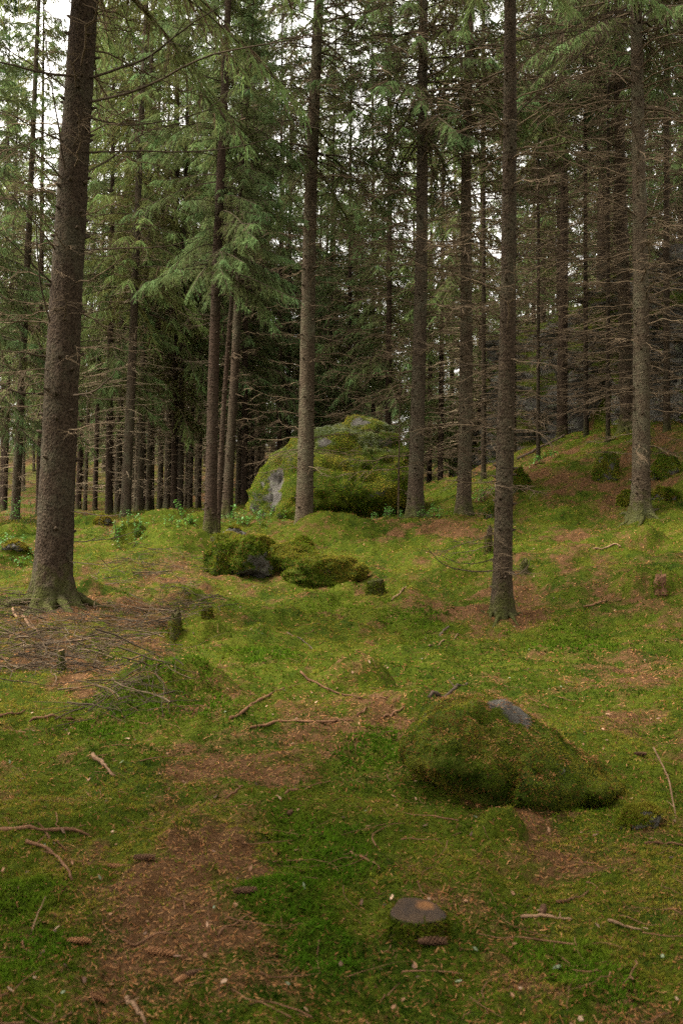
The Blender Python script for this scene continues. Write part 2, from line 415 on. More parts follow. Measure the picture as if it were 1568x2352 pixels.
# ------------------------------------------------------------------ moss fronds and litter on the ground
def frond_mesh(name, C, N, size, tint, blades=2, lean=(0.35, 1.15), width=0.34):
    """small leaf blades standing on the surface points C with normals N"""
    b = MB(); n = len(C)
    a = np.cross(N, np.array([0.31, 0.84, 0.42])); a /= np.linalg.norm(a, axis=1, keepdims=True) + 1e-9; c = np.cross(N, a)
    for k in range(blades):
        th = RS.rand(n) * 2 * np.pi; ph = lean[0] + (lean[1] - lean[0]) * RS.rand(n); s = size * (0.6 + 0.8 * RS.rand(n))
        side = a * np.cos(th)[:, None] + c * np.sin(th)[:, None]
        d = N * np.cos(ph)[:, None] + side * np.sin(ph)[:, None]
        w = np.cross(d, N); w /= np.linalg.norm(w, axis=1, keepdims=True) + 1e-9
        base = C - N * (s * 0.15)[:, None] + side * (s * 0.2 * RS.rand(n))[:, None]
        hw = (s * width * 0.5)[:, None] * w
        V = np.stack([base - hw, base + hw, base + d * s[:, None]], 1).reshape(-1, 3)
        F = np.arange(n * 3).reshape(-1, 3)
        t = tint * (0.75 + 0.5 * RS.rand(n))[:, None]
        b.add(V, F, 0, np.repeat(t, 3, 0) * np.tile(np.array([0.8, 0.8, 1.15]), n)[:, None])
    return b.mesh(name, [MOSSF], True)

def moss_tint(x, y, n):
    t = np.clip(0.42 + 0.22 * sstep(6, 11, y) + 2.0 * n2(x, y, 0.9, 4, 41.0) + 1.5 * n2(x, y, 5, 3, 43.0) + 0.35 * (RS.rand(n) - 0.5), 0, 1)[:, None]
    A, B, C = np.array([0.020, 0.043, 0.003]), np.array([0.064, 0.092, 0.005]), np.array([0.155, 0.136, 0.016])
    c = np.where(t < 0.5, A + (B - A) * t * 2, B + (C - B) * (t - 0.5) * 2)
    brown = (RS.rand(n) < 0.10)[:, None]
    return np.where(brown, np.array([0.16, 0.072, 0.022]), c)

HAIR = [(gp(px, py), rp / FPX) for px, py, rp in [(720, 1950, 150), (650, 2040, 110), (740, 2190, 90), (1290, 1850, 90), (430, 1560, 140), (1320, 2230, 140), (40, 2060, 130), (60, 2170, 120), (860, 1700, 110), (600, 1500, 120), (1300, 1480, 140), (950, 1420, 120), (250, 1640, 120), (1100, 1280, 90), (760, 1400, 110)]]
def hair(x, y):
    v = np.zeros_like(x)
    for g, k in HAIR:
        rr = k * g[1]; v = np.maximum(v, np.exp(-(((x - g[0]) / rr) ** 2 + ((y - g[1]) / (1.7 * rr)) ** 2)))
    return sstep(0.35, 0.7, v + 0.9 * n2(x, y, 3.5, 3, 61.0))
def surf_normal(x, y, e=0.02):
    gx = (H(x + e, y) - H(x - e, y)) / (2 * e); gy = (H(x, y + e) - H(x, y - e)) / (2 * e)
    N = np.stack([-gx, -gy, np.ones_like(x)], 1); return N / np.linalg.norm(N, axis=1, keepdims=True)
def scatter(n, y0=2.0, y1=32.0, pw=0.25):
    a = 1.0 - (1 + pw); u = RS.rand(n)
    y = (y0 ** a + u * (y1 ** a - y0 ** a)) ** (1 / a)
    x = (RS.rand(n) * 2 - 1) * (0.40 * y + 0.8); return x, y

x, y = scatter(405000)
lt = litter(x, y) + 0.8 * n2(x, y, 9, 3, 77.0)
keep = RS.rand(len(x)) > sstep(0.25, 0.75, lt - 0.5 * hair(x, y)) * 0.84
keep &= ~((x > 3) & (poly_sd(x, y) > 0.1))
x, y = x[keep], y[keep]
N = surf_normal(x, y); C = np.stack([x, y, H(x, y)], 1)
hr = hair(x, y); tint = moss_tint(x, y, len(x)) * (1 - 0.75 * hr)[:, None] + np.array([0.042, 0.092, 0.004]) * (0.75 * hr)[:, None]
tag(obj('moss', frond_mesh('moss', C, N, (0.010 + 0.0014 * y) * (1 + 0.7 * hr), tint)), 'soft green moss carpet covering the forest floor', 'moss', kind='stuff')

NEEDLE_COLS = 0.8 * np.array([(0.22, 0.10, 0.035), (0.13, 0.058, 0.022), (0.27, 0.135, 0.055), (0.07, 0.034, 0.015), (0.20, 0.078, 0.028)])
def flake_mesh(name, C, N, ln, wd, cols, tiltmax=0.35):
    n = len(C); a = np.cross(N, RS.randn(n, 3)); a /= np.linalg.norm(a, axis=1, keepdims=True)
    d = a + N * ((RS.rand(n) - 0.4) * tiltmax)[:, None]; w = np.cross(d, N); w /= np.linalg.norm(w, axis=1, keepdims=True)
    w = w + N * ((RS.rand(n) - 0.5) * tiltmax)[:, None]
    L = d * ln[:, None] * 0.5; Wd = w * wd[:, None] * 0.5
    V = np.stack([C - L - Wd * .6, C - L * .2 - Wd, C + L, C + L * .1 + Wd, C - L * .9 + Wd * .5], 1).reshape(-1, 3)
    i = np.arange(n) * 5
    F = np.vstack([np.stack([i, i + 1, i + 2, i + 3], 1), np.stack([i, i + 3, i + 4, i + 4], 1)])
    b = MB(); b.add(V, F, 0, np.repeat(cols[RS.randint(0, len(cols), n)] * (0.7 + 0.6 * RS.rand(n))[:, None], 5, 0))
    return b.mesh(name, [LITF], False)
def flakes(name, x, y, ln, wd, cols, lift=0.004, tiltmax=0.35):
    return flake_mesh(name, np.stack([x, y, H(x, y) + lift], 1), surf_normal(x, y), ln, wd, cols, tiltmax)
x, y = scatter(150000)
keep = RS.rand(len(x)) < 0.28 + 0.72 * sstep(0.2, 0.5, litter(x, y) + 0.3 * n2(x, y, 11, 3, 77.0))
keep &= ~((x > 3) & (poly_sd(x, y) > 0.1)); x, y = x[keep], y[keep]; n = len(x)
tag(obj('needle_litter', flakes('needle_litter', x, y, (0.012 + 0.0016 * y) * (0.7 + RS.rand(n)), 0.0018 + 0.0006 * y,
    NEEDLE_COLS, 0.006, 0.5)), 'brown fallen spruce needles among the moss', 'needles', kind='stuff')
x, y = scatter(1100, pw=0.1); n = len(x)
tag(obj('bark_flake', flakes('bark_flake', x, y, 0.012 + 0.02 * RS.rand(n) ** 2 + 0.0006 * y, 0.008 + 0.010 * RS.rand(n) + 0.0004 * y,
    np.array([(0.22, 0.13, 0.08), (0.18, 0.10, 0.055), (0.14, 0.08, 0.055), (0.26, 0.17, 0.11), (0.12, 0.14, 0.085), (0.05, 0.03, 0.022), (0.10, 0.06, 0.04), (0.17, 0.09, 0.05)]), 0.012, 0.8)), 'pale bark flakes, dry leaves and lichen scraps on the moss', 'litter', kind='stuff')

# ------------------------------------------------------------------ rocks
def ico(sub):
    import bmesh
    bm = bmesh.new(); bmesh.ops.create_icosphere(bm, subdivisions=sub, radius=1)
    V = np.array([v.co[:] for v in bm.verts]); F = np.array([[v.index for v in f.verts] for f in bm.faces]); bm.free(); return V, F
ICO = {k: ico(k) for k in (3, 4, 5, 6)}
def vnormals(V, F):
    fn = np.cross(V[F[:, 1]] - V[F[:, 0]], V[F[:, 2]] - V[F[:, 0]]); N = np.zeros_like(V)
    for k in range(3): np.add.at(N, F[:, k], fn)
    return N / (np.linalg.norm(N, axis=1, keepdims=True) + 1e-12)
def rock(name, center, V, F, label, seed, moss_bias=0.5, nz_w=0.55, fronds=4000, fsize=0.03, extra=None, cat='rock', group=None, kind=None, mat=None, noise_sc=2.0, tintmul=1.0, brown=0.0, pale=0.0):
    N = vnormals(V, F)
    ms = moss_bias + nz_w * N[:, 2] + 1.3 * (fbm(V * noise_sc + seed * 9.1, 5, 0.6) - 0.5)
    if extra is not None: ms = ms + extra(V, N)
    b = MB(); b.add(V, F)
    o = obj(name, b.mesh(name, [mat or ROCK], True, {'moss': ms}), loc=center)
    tag(o, label, cat, group, kind)
    if fronds:
        ar = 0.5 * np.linalg.norm(np.cross(V[F[:, 1]] - V[F[:, 0]], V[F[:, 2]] - V[F[:, 0]]), axis=1)
        w = ar * np.clip((ms[F].mean(1) - 0.42) / 0.15, 0, 1); w[V[F].mean(1)[:, 2] < V[:, 2].min() * 0.9] = 0
        if w.sum() > 0:
            w /= w.sum(); fi = RS.choice(len(F), fronds, p=w); r1 = np.sqrt(RS.rand(fronds)); r2 = RS.rand(fronds)
            Q = V[F[fi, 0]] * (1 - r1)[:, None] + V[F[fi, 1]] * (r1 * (1 - r2))[:, None] + V[F[fi, 2]] * (r1 * r2)[:, None]
            wp = Q + np.asarray(center)
            tint = moss_tint(wp[:, 0] + wp[:, 2], wp[:, 1] + 0.7 * wp[:, 2], fronds) * tintmul
            if brown: bm_ = sstep(0.5, 0.62, fbm(wp * 5.0 + 3, 4))[:, None] * (RS.rand(fronds, 1) < brown); tint = tint * (1 - bm_) + np.array([0.15, 0.065, 0.02]) * bm_
            if pale: pm = (sstep(pale, pale + 0.5, Q[:, 2]) * sstep(0.42, 0.6, fbm(Q * 2.5 + 8, 4)))[:, None]; tint = tint * (1 - pm) + np.array([0.21, 0.23, 0.13]) * pm
            fo = obj('moss', frond_mesh('moss', Q, N[F[fi, 0]], np.full(fronds, fsize), tint), o); fo['kind'] = 'stuff'
    return o
def blob(seed, sub, sx, sy, sz, rough=0.35, facets=6):
    V, F = ICO[sub]; V = V.copy(); r = np.random.RandomState(seed)
    for k in range(facets):
        nrm = r.randn(3); nrm /= np.linalg.norm(nrm); lim = 0.62 + 0.25 * r.rand()
        dd = V @ nrm; V = V - np.outer(np.clip(dd - lim, 0, None) * 0.85, nrm)
    V = V * (1 + rough * (fbm(V * 1.6 + seed * 3.7, 4) - 0.5) + 0.35 * rough * (fbm(V * 6 + seed, 3) - 0.5))[:, None]
    V = V * np.array([sx, sy, sz]); return V, F

# the giant boulder
def boulder():
    d = 21.2; V, F = ICO[6]; V = V.copy()
    k = d / FPX; zb, zt = CAMH + (CY - 1192) * k, CAMH + (CY - 948) * k
    tt = np.array([-0.3, 0, .3, .5, .66, .8, .92, 1.0]); xl = np.array([552, 553, 562, 590, 635, 684, 726, 760]); xr = np.array([975, 975, 972, 962, 945, 925, 900, 862])
    yf = np.array([1.50, 1.50, 1.45, 1.12, 0.85, 0.62, 0.45, 0.35])
    th = np.arctan2(V[:, 1], V[:, 0]); ph = np.arcsin(np.clip(V[:, 2], -1, 1))
    t = np.where(ph > 0, np.sin(ph) ** 1.15, ph / (np.pi / 2) * 0.3)
    prof = np.where(ph < 0, np.clip(np.cos(ph) ** 0.35, 0, 1), 1.0)
    xL = (np.interp(t, tt, xl) - CX) * k; xR = (np.interp(t, tt, xr) - CX) * k; yF = np.interp(t, tt, yf)
    c, s = np.cos(th), np.sin(th); pw = 0.78
    pole = np.minimum(1, np.cos(ph) / 0.42); ex = np.sign(c) * np.abs(c) ** pw * pole; ey = np.sign(s) * np.abs(s) ** pw * pole
    X = (xL + xR) / 2 + (xR - xL) / 2 * ex * prof; Y = yF * ey * np.where(ey > 0, 0.95, 1.0) * prof; Z = zb + (zt - zb) * t
    Q = np.stack([X - (760 - CX) * k, Y, Z - zb], 1)
    N = vnormals(Q, F)
    dsp = 0.34 * (fbm(Q * 1.1 + 4, 3) - 0.5) + 0.26 * (fbm(Q * np.array([2.2, 2.2, 5]) + 9, 4) - 0.5)
    st = fbm(np.stack([Q[:, 0] * .8, Q[:, 1] * .8, Q[:, 2] * 3.2 + Q[:, 0] * 0.9], 1) + 31, 3); dsp += 0.22 * (np.floor(st * 7) / 7 + 0.3 * (st * 7 % 1) / 7 - 0.5)
    ck = fbm(np.stack([Q[:, 0] * 1.2, Q[:, 1] * 1.2, Q[:, 2] * 2.2 + 0.6 * Q[:, 0]], 1) + 57, 3) - 0.5; dsp -= 0.13 * np.exp(-(ck / 0.022) ** 2)
    under = np.exp(-((Q[:, 2] - 0.14) / 0.16) ** 2) * (Q[:, 1] < 0) * sstep(-0.7, 0.1, Q[:, 0]); dsp -= 0.55 * under
    left = np.exp(-((Q[:, 0] + 1.2) / 0.35) ** 2 - ((Q[:, 2] - 0.65) / 0.55) ** 2) * (Q[:, 1] < 0); dsp -= 0.2 * left
    Q = Q + N * dsp[:, None]
    def extra(V, N):
        nz = fbm(V * 6 + 3, 3); e = (2.4 * nz - 2.2) * np.exp(-((V[:, 0] + 1.12) / 0.13) ** 2 - ((V[:, 2] - 0.72) / 0.30) ** 2)
        e += (2.6 * nz - 2.1) * np.exp(-((V[:, 0] + 0.15) / 0.16) ** 2 - ((V[:, 2] - 1.72) / 0.12) ** 2)
        e += (2.4 * nz - 1.7) * np.exp(-((V[:, 0] - 0.7) / 0.18) ** 2 - ((V[:, 2] - 2.15) / 0.10) ** 2)
        return e + 0.9 * under + 0.8 * np.clip(-N[:, 2], 0, 1) * (V[:, 0] > -0.6)
    rock('giant_boulder', (float((760 - CX) * k), 22.0, zb - 0.05), Q, F, 'giant moss covered boulder with bare grey patches behind the middle trunk', 3, 0.64, 0.34, 70000, 0.032, extra, 'boulder', noise_sc=1.6, tintmul=2.1, pale=1.25)
boulder()

# the foreground rock
def fg_rock():
    V, F = ICO[6]; V = V.copy(); w = sstep(-0.5, 0.2, V[:, 0])[:, None]
    V = (V / (np.abs(V) ** 3.0).sum(1, keepdims=True) ** (1 / 3.0)) * (1 - w) + V * w
    V = V * (1 + 0.28 * (fbm(V * 1.5 + 45, 3) - 0.5))[:, None]
    V = V * np.array([0.55, 0.45, 0.37])
    V[:, 0] = np.where(V[:, 0] > 0, V[:, 0] * 1.20, V[:, 0] * 0.84)
    V[:, 2] *= 1 - 0.62 * sstep(-0.05, 0.70, V[:, 0]); V[:, 2] -= 0.05 * sstep(0.1, 0.7, V[:, 0])
    V[:, 0] += 0.16 * (1 - sstep(-0.02, 0.16, V[:, 2])) * (V[:, 0] < 0); V[:, 1] += 0.10 * (1 - sstep(-0.02, 0.16, V[:, 2])) * (V[:, 1] < 0) * (V[:, 0] < 0.1)
    N = vnormals(V, F)
    V = V + N * (0.06 * (0.55 - np.abs(3.0 * (fbm(V * 4.2 + 3, 2) - 0.5))) + 0.035 * (0.5 - np.abs(3.0 * (fbm(V * 10 + 7, 2) - 0.5))))[:, None]
    g = gp(985, 1850); c = np.array([g[0] + 0.37, g[1] + 0.50, g[2] + 0.03])
    def extra(V, N):
        q = np.stack([(V[:, 0] - 0.10) / 0.125, (V[:, 1] + 0.05) / 0.10], 1)
        return (2.8 * fbm(V * 7 + 1, 4) - 2.9) * np.exp(-(q ** 2).sum(1)) * (V[:, 2] > 0.1)
    o = rock('mossy_rock', c, V, F, 'foreground boulder thick with moss, dark left face and small bare grey patch', 5, 0.85, 0.12, 42000, 0.015, extra, 'rock', noise_sc=5.0, tintmul=1.15, brown=0.4)
    m = (V[:, 2] > 0.08) & (vnormals(V, F)[:, 2] > 0.6) & (fbm(V * 5 + 3, 3) > 0.45); ii = RS.choice(np.where(m)[0], 1800)
    obj('needle_litter', flake_mesh('needle_litter', V[ii] + [0, 0, 0.012], np.tile([0, 0, 1.0], (1800, 1)), np.full(1800, .024), np.full(1800, .005), NEEDLE_COLS, 0.6), o)['kind'] = 'stuff'
def N_up(Q, F): return vnormals(Q, F)[:, 2]
fg_rock()
ROCKS = [
 (742, 1350, 180, 60, 35, .95, 'long low leafy mossy rock right of the mossy rock group'),  # base px, base py, width px, height px, seed, moss bias, label
 (548, 1322, 150, 95, 21, .62, 'dark sided mossy rock at the left end of the rock group in mid clearing'),
 (650, 1312, 165, 62, 22, .78, 'long leafy mossy rock at the right of the rock group in mid clearing'),
 (536, 1262, 58, 52, 23, .05, 'bare pale grey rock tip poking up behind the mossy rock group'),
 (610, 1272, 50, 32, 24, .45, 'small rock with a dark hollow on top of the rock group'),
 (692, 1272, 48, 32, 25, .75, 'small bright mossy stone at the right end of the rock group'),
 (1196, 1128, 46, 48, 26, .72, 'round mossy stone behind the slim right trunk'),
 (1398, 1102, 70, 60, 27, .60, 'dark mossy rock on the needle slope below the cliff'),
 (1442, 1160, 44, 34, 28, .65, 'small mossy stone just left of the right hand trunk'),
 (1475, 1902, 92, 46, 29, .30, 'grey stone with a moss cap at the right edge of the foreground'),
 (1535, 1095, 70, 50, 30, .65, 'mossy rock at the right edge under the cliff'),
 (1530, 1150, 60, 30, 31, .60, 'low mossy rock at the right edge of the slope'),
 (30, 1272, 60, 22, 32, .35, 'half buried grey stone at the left edge'),
 (232, 1206, 40, 20, 33, .55, 'small half buried stone right of the big left trunk'),
 (1145, 1190, 60, 26, 34, .65, 'flat mossy stone left of the slim right trunk at slope foot'),
]
for (px, py, w, h, sd, mb, lab) in ROCKS:
    g = gp(px, py); k = g[1] / FPX; sx = w * k / 2; hh = h * k
    V, F = blob(sd, 5, sx * 1.06, sx * 0.8, hh * 0.8, 0.75, 9)
    rock('mossy_rock' if mb > 0.2 else 'bare_rock', (g[0], g[1] + sx * 0.6, g[2] + hh * (0.30 if w > 100 else 0.2)), V, F, lab, sd, mb, 0.4, 8000 if w > 100 else 2200, 0.012 + 0.0016 * g[1], None, 'rock', 'rocks lying on the forest floor', noise_sc=2.0 / sx * 0.5)

# the cliff
def cliff():
    path = HILL[1:10]; seg = np.r_[0, np.cumsum(np.linalg.norm(np.diff(path, axis=0), axis=1))]
    nu, nv = 260, 90; u = np.linspace(0, seg[-1], nu)
    px, py = np.interp(u, seg, path[:, 0]), np.interp(u, seg, path[:, 1])
    ker = np.ones(13) / 13; px = np.convolve(np.pad(px, 6, 'edge'), ker, 'valid'); py = np.convolve(np.pad(py, 6, 'edge'), ker, 'valid')
    tx, ty = np.gradient(px), np.gradient(py); l = np.hypot(tx, ty); nx, ny = -ty / l, tx / l       # outward (to the left / camera)
    b0 = H0(px + nx * 0.5, py + ny * 0.5, False) - 0.5; top = H0(px - nx * 2.2, py - ny * 2.2, False)
    v = np.linspace(0, 1, nv)
    ins = -0.15 + 1.1 * v ** 2.5 + 1.8 * np.clip(v - 0.86, 0, 1) / 0.14
    Z = b0[:, None] + (top - b0)[:, None] * np.clip(v / 0.9, 0, 1)[None, :] ** 0.9 + np.where(v > 0.9, 0.05 - 0.25 * (v - 0.9) / 0.1, 0.05 * v)[None, :]
    X = px[:, None] - nx[:, None] * ins[None, :]; Y = py[:, None] - ny[:, None] * ins[None, :]
    Q = np.stack([X, Y, Z], -1).reshape(-1, 3)
    a = fbm(Q * np.array([.7, .7, .5]) + 3, 3); b_ = fbm(Q * np.array([1.6, 1.6, .9]) + 13, 3); c_ = fbm(Q * 4 + 5, 4)
    dsp = 2.4 * (np.floor(a * 10) / 10 - 0.5) + 1.2 * (np.floor(b_ * 7) / 7 - 0.5) + 0.4 * (c_ - 0.5)
    dsp *= np.tile(1 - 0.6 * sstep(0.85, 1, v), nu)
    Q[:, 0] += np.repeat(nx, nv) * dsp; Q[:, 1] += np.repeat(ny, nv) * dsp; Q[:, 2] += 0.25 * (b_ - 0.5) * np.tile(v, nu)
    i = np.arange(nu - 1)[:, None] * nv; j = np.arange(nv - 1)[None, :]
    F = np.stack([i + j, i + j + 1, i + nv + j + 1, i + nv + j], -1).reshape(-1, 4)
    F = np.vstack([F[:, [0, 1, 2]], F[:, [0, 2, 3]]])
    N = vnormals(Q, F)
    if N[:, 0].mean() > 0: F = F[:, ::-1]
    o = rock('cliff', (0, 0, 0), Q, F, 'dark fractured rock cliff with moss on its ledges', 8, 0.26, 0.70, 26000, 0.05, None, 'cliff', None, 'structure', ROCKD, 0.8)
cliff()

# ------------------------------------------------------------------ trees
def branch_mesh(name, seed, L=1.0, r0=0.008, droop=0.25, twigs=10, mat=None, curl=0.2, sides=4, segs=9, sub=True):
    """a bare dead branch growing along +x from the origin"""
    r = np.random.RandomState(seed); b = MB()
    s = np.linspace(0, 1, segs + 1); wob = np.cumsum(r.randn(segs + 1) * 0.018); wob2 = np.cumsum(r.randn(segs + 1) * 0.018)
    Pn = np.stack([L * s * (1 - 0.05 * s), L * (wob - wob[0]), L * (0.10 * s - droop * s ** 1.8 + curl * s ** 3.2 + (wob2 - wob2[0]))], 1)
    V, F = tube(Pn, r0 * (1 - 0.80 * s) + 0.0007, sides); b.add(V, F)
    for k in range(twigs):
        t = 0.15 + 0.82 * r.rand(); i = int(t * segs); p0 = Pn[i] + (Pn[min(i + 1, segs)] - Pn[i]) * (t * segs - i)
        sd = 1 if r.rand() < 0.5 else -1; l = L * (0.10 + 0.26 * r.rand()) * (1.1 - 0.6 * t)
        dv = np.array([0.55 + 0.4 * r.rand(), sd * (0.5 + 0.5 * r.rand()), -0.45 + 0.7 * r.rand()]); dv /= np.linalg.norm(dv)
        q = np.linspace(0, 1, 5); Pt = p0 + dv * l * q[:, None] + np.array([0, 0, -0.18 * l + 0.25 * l * (r.rand() - .5)]) * (q ** 2)[:, None]
        Pt += np.cumsum(r.randn(5, 3) * 0.02 * l, 0) * (q > 0)[:, None]
        V, F = tube(Pt, r0 * 0.45 * (1 - 0.7 * q) + 0.0008, 3); b.add(V, F)
        if sub:
            for m in range(2):
                a = Pt[1 + r.randint(3)]; e = dv + r.randn(3) * 0.6; e /= np.linalg.norm(e)
                V, F = tube(np.stack([a, a + e * l * .22, a + e * l * .4 + [0, 0, -.04 * l]]), [r0 * .22, r0 * .16, r0 * .06], 3); b.add(V, F)
    return b.mesh(name, [mat or DEADW], True)
BR = [branch_mesh('branch', 100 + k, 1.0, 0.0066, 0.08 + 0.34 * RS.rand(), 11 + k % 5, DEADW, 0.05 + 0.3 * RS.rand()) for k in range(12)]
BRD = [branch_mesh('branch', 140 + k, 1.0, 0.0075, 0.05 + 0.30 * RS.rand(), 8 + k % 5, DEADD, 0.05 + 0.3 * RS.rand()) for k in range(8)]

def trunk_mesh(seed, r0, Ht, lean, mat, sides=18, rings=70, detail=True, moss_foot=True, stub_h=9.0):
    r = np.random.RandomState(seed); b = MB()
    z = np.concatenate([np.linspace(-0.25, 0.6, rings // 4), np.linspace(0.66, min(9.0, Ht), rings // 2), np.linspace(min(9.0, Ht) + .3, Ht, rings // 4 + 1)]) if Ht > 9.5 else np.linspace(-0.2, Ht, rings)
    an = np.arange(sides) * 2 * np.pi / sides
    Z, A = np.meshgrid(z, an, indexing='ij')
    fl = 1 + (0.42 + 0.30 * np.cos(A * 4 + seed) + 0.16 * np.cos(A * 7 + 2 * seed)) * np.exp(-np.maximum(Z + 0.02, -0.2) / 0.20)
    R = r0 * np.clip(1 - Z / Ht, 0.02, 1.1) ** 0.92 * fl
    if detail:
        q = np.stack([np.cos(A) * r0 * 9, np.sin(A) * r0 * 9, Z * 4.5], -1).reshape(-1, 3)
        R = R * (1 + 0.10 * (fbm(q + seed, 3) - 0.5).reshape(R.shape) + 0.09 * (fbm(q * 3.3 + seed, 2) - 0.5).reshape(R.shape))
    ph = r.rand(4) * 6; am = 0.018 + 0.02 * r.rand()
    cx = lean[0] * Z + am * np.sin(Z * 0.55 + ph[0]) - am * math.sin(ph[0]); cy = lean[1] * Z + am * np.sin(Z * 0.5 + ph[1]) - am * math.sin(ph[1])
    V = np.stack([cx + R * np.cos(A), cy + R * np.sin(A), Z], -1).reshape(-1, 3)
    n = len(z); i = np.arange(n - 1)[:, None] * sides; j = np.arange(sides)[None, :]; k = (j + 1) % sides
    b.add(V, np.stack([i + j, i + k, i + sides + k, i + sides + j], -1).reshape(-1, 4))
    axis = lambda zz: np.array([lean[0] * zz + am * math.sin(zz * 0.55 + ph[0]) - am * math.sin(ph[0]), lean[1] * zz + am * math.sin(zz * 0.5 + ph[1]) - am * math.sin(ph[1]), zz])
    rad_at = lambda zz: r0 * max(1 - zz / Ht, 0.02) ** 0.92
    zz = 0.35 + 0.3 * r.rand()
    while detail and zz < min(stub_h, Ht * 0.9):                     # whorls of broken branch stubs
        for q in range(3 + r.randint(4)):
            a = r.rand() * 2 * np.pi; h = zz + 0.10 * r.randn(); rr = rad_at(max(h, 0)); dr = np.array([math.cos(a), math.sin(a), 0.25])
            c = axis(h) + np.array([math.cos(a), math.sin(a), 0]) * rr * 0.86; l = 0.16 * rr + 0.008 + 0.035 * r.rand(); w = 0.010 + 0.055 * rr
            V, F = tube(np.stack([c, c + dr * l * 0.6 + dr * rr * .14, c + dr * (l + rr * .14)]), [w * 1.5, w * 0.8, w * 0.35], 5, True); b.add(V, F, 1)
        zz += 0.22 + 0.30 * r.rand()
    return b.mesh('trunk', [mat, DEADD], True), axis, rad_at

def crown_mesh(seed, Hc=15.0, R=2.0, nb=170, tw=0.024, dens=1.0, brown=0.0, fine=1.0):
    r = np.random.RandomState(seed); b = MB()
    h = np.sort(r.rand(nb) ** 1.15) * Hc * 0.98; Lb = (R * np.clip(1 - h / Hc, 0, 1) ** 0.7 + 0.2) * (0.6 + 0.5 * r.rand(nb))
    az = r.rand(nb) * 2 * np.pi
    up = 0.05 + 0.55 * (h / Hc) + 0.12 * r.randn(nb) * 0.5; dr = 0.75 - 0.25 * (h / Hc) + 0.15 * r.randn(nb) * 0.5; tip = 0.28 + 0.1 * r.rand(nb)
    def axis(i, s):
        rr = Lb[i] * s * (1 - 0.08 * s); z = h[i] + Lb[i] * (up[i] * s - dr[i] * s ** 2 + tip[i] * s ** 3)
        return np.stack([np.cos(az[i]) * rr, np.sin(az[i]) * rr, z], -1)
    for i in range(nb):
        s = np.linspace(0, 1, 6); V, F = tube(axis(np.full(6, i), s), 0.013 * (0.35 + 0.4 * Lb[i]) * (1 - 0.8 * s) + 0.002, 3); b.add(V, F, 1)
    cnt = ((7 + 13 * Lb) * dens).astype(int); bi = np.repeat(np.arange(nb), cnt); n = len(bi)
    s = 0.12 + 0.88 * r.rand(n) ** 0.75; p0 = axis(bi, s)
    fw = axis(bi, np.minimum(s + 0.05, 1.05)) - axis(bi, s - 0.02); fw /= np.linalg.norm(fw, axis=1, keepdims=True)
    lat = np.stack([-np.sin(az[bi]), np.cos(az[bi]), np.zeros(n)], 1) * np.where(r.rand(n) < 0.5, 1, -1)[:, None]
    dv = fw * (0.45 + 0.3 * r.rand(n))[:, None] + lat * (0.25 + 0.6 * r.rand(n))[:, None] + np.array([0, 0, -1.0]) * (0.10 + 0.55 * r.rand(n))[:, None]
    dv /= np.linalg.norm(dv, axis=1, keepdims=True)
    l = (0.18 + 0.42 * r.rand(n)) * (0.55 + 0.5 * (1 - np.abs(2 * s - 1.0))) * np.clip(0.5 + Lb[bi] * 0.4, 0.5, 1.2) * fine
    # young bright tips outside, older olive inside
    base = np.array([0.090, 0.088, 0.032]) + np.array([0.030, 0.105, 0.040]) * (s ** 1.6)[:, None] * (0.4 + 0.8 * r.rand(n))[:, None]
    if brown > 0:
        dead = (r.rand(n) < brown * (1 - s) ** 0.5 * (h[bi] < Hc * 0.45))[:, None]; base = np.where(dead, np.array([0.085, 0.062, 0.042]), base)
    t = np.linspace(0, 1, 4)
    pl = p0[:, None, :] + dv[:, None, :] * (l[:, None] * t[None, :])[:, :, None] + np.array([0, 0, -1.0]) * (0.42 * l[:, None] * t[None, :] ** 2)[:, :, None]
    nr = r.randn(n, 3); wv = np.cross(dv, nr); wv /= np.linalg.norm(wv, axis=1, keepdims=True) + 1e-9
    wd = tw * np.array([0.7, 1.0, 0.9, 0.15])
    Lf = pl - wv[:, None, :] * wd[None, :, None] / 2; Rt = pl + wv[:, None, :] * wd[None, :, None] / 2
    V = np.stack([Lf, Rt], 2).reshape(-1, 3); q = np.arange(n)[:, None] * 8 + np.arange(3)[None, :] * 2
    b.add(V, np.stack([q, q + 1, q + 3, q + 2], -1).reshape(-1, 4), 0, np.repeat(base, 8, 0))
    K = 6
    for k in range(K):
        tt = 0.08 + 0.9 * r.rand(n); q0 = p0 + dv * (l * tt)[:, None] + np.array([0, 0, -1.0]) * (0.42 * l * tt ** 2)[:, None]
        sd = np.cross(dv, np.array([0, 0, 1.0])); sd /= np.linalg.norm(sd, axis=1, keepdims=True) + 1e-9
        e = dv * (0.3 + 0.5 * r.rand(n))[:, None] + sd * ((r.rand(n) - 0.5) * 1.9)[:, None] + np.array([0, 0, -1.0]) * (0.15 + 0.75 * r.rand(n))[:, None]
        e /= np.linalg.norm(e, axis=1, keepdims=True); ll = (0.06 + 0.11 * r.rand(n)) * fine
        w2 = np.cross(e, r.randn(n, 3)); w2 /= np.linalg.norm(w2, axis=1, keepdims=True) + 1e-9; w2 *= tw * 0.45
        m = q0 + e * (ll * 0.55)[:, None]; q1 = q0 + e * ll[:, None]
        V = np.stack([q0, m - w2, q1, m + w2], 1).reshape(-1, 3)
        b.add(V, np.arange(n * 4).reshape(-1, 4), 0, np.repeat(base * (0.8 + 0.5 * r.rand(n))[:, None], 4, 0))
    return b.mesh('crown', [NEEDLE, DEADD], False)

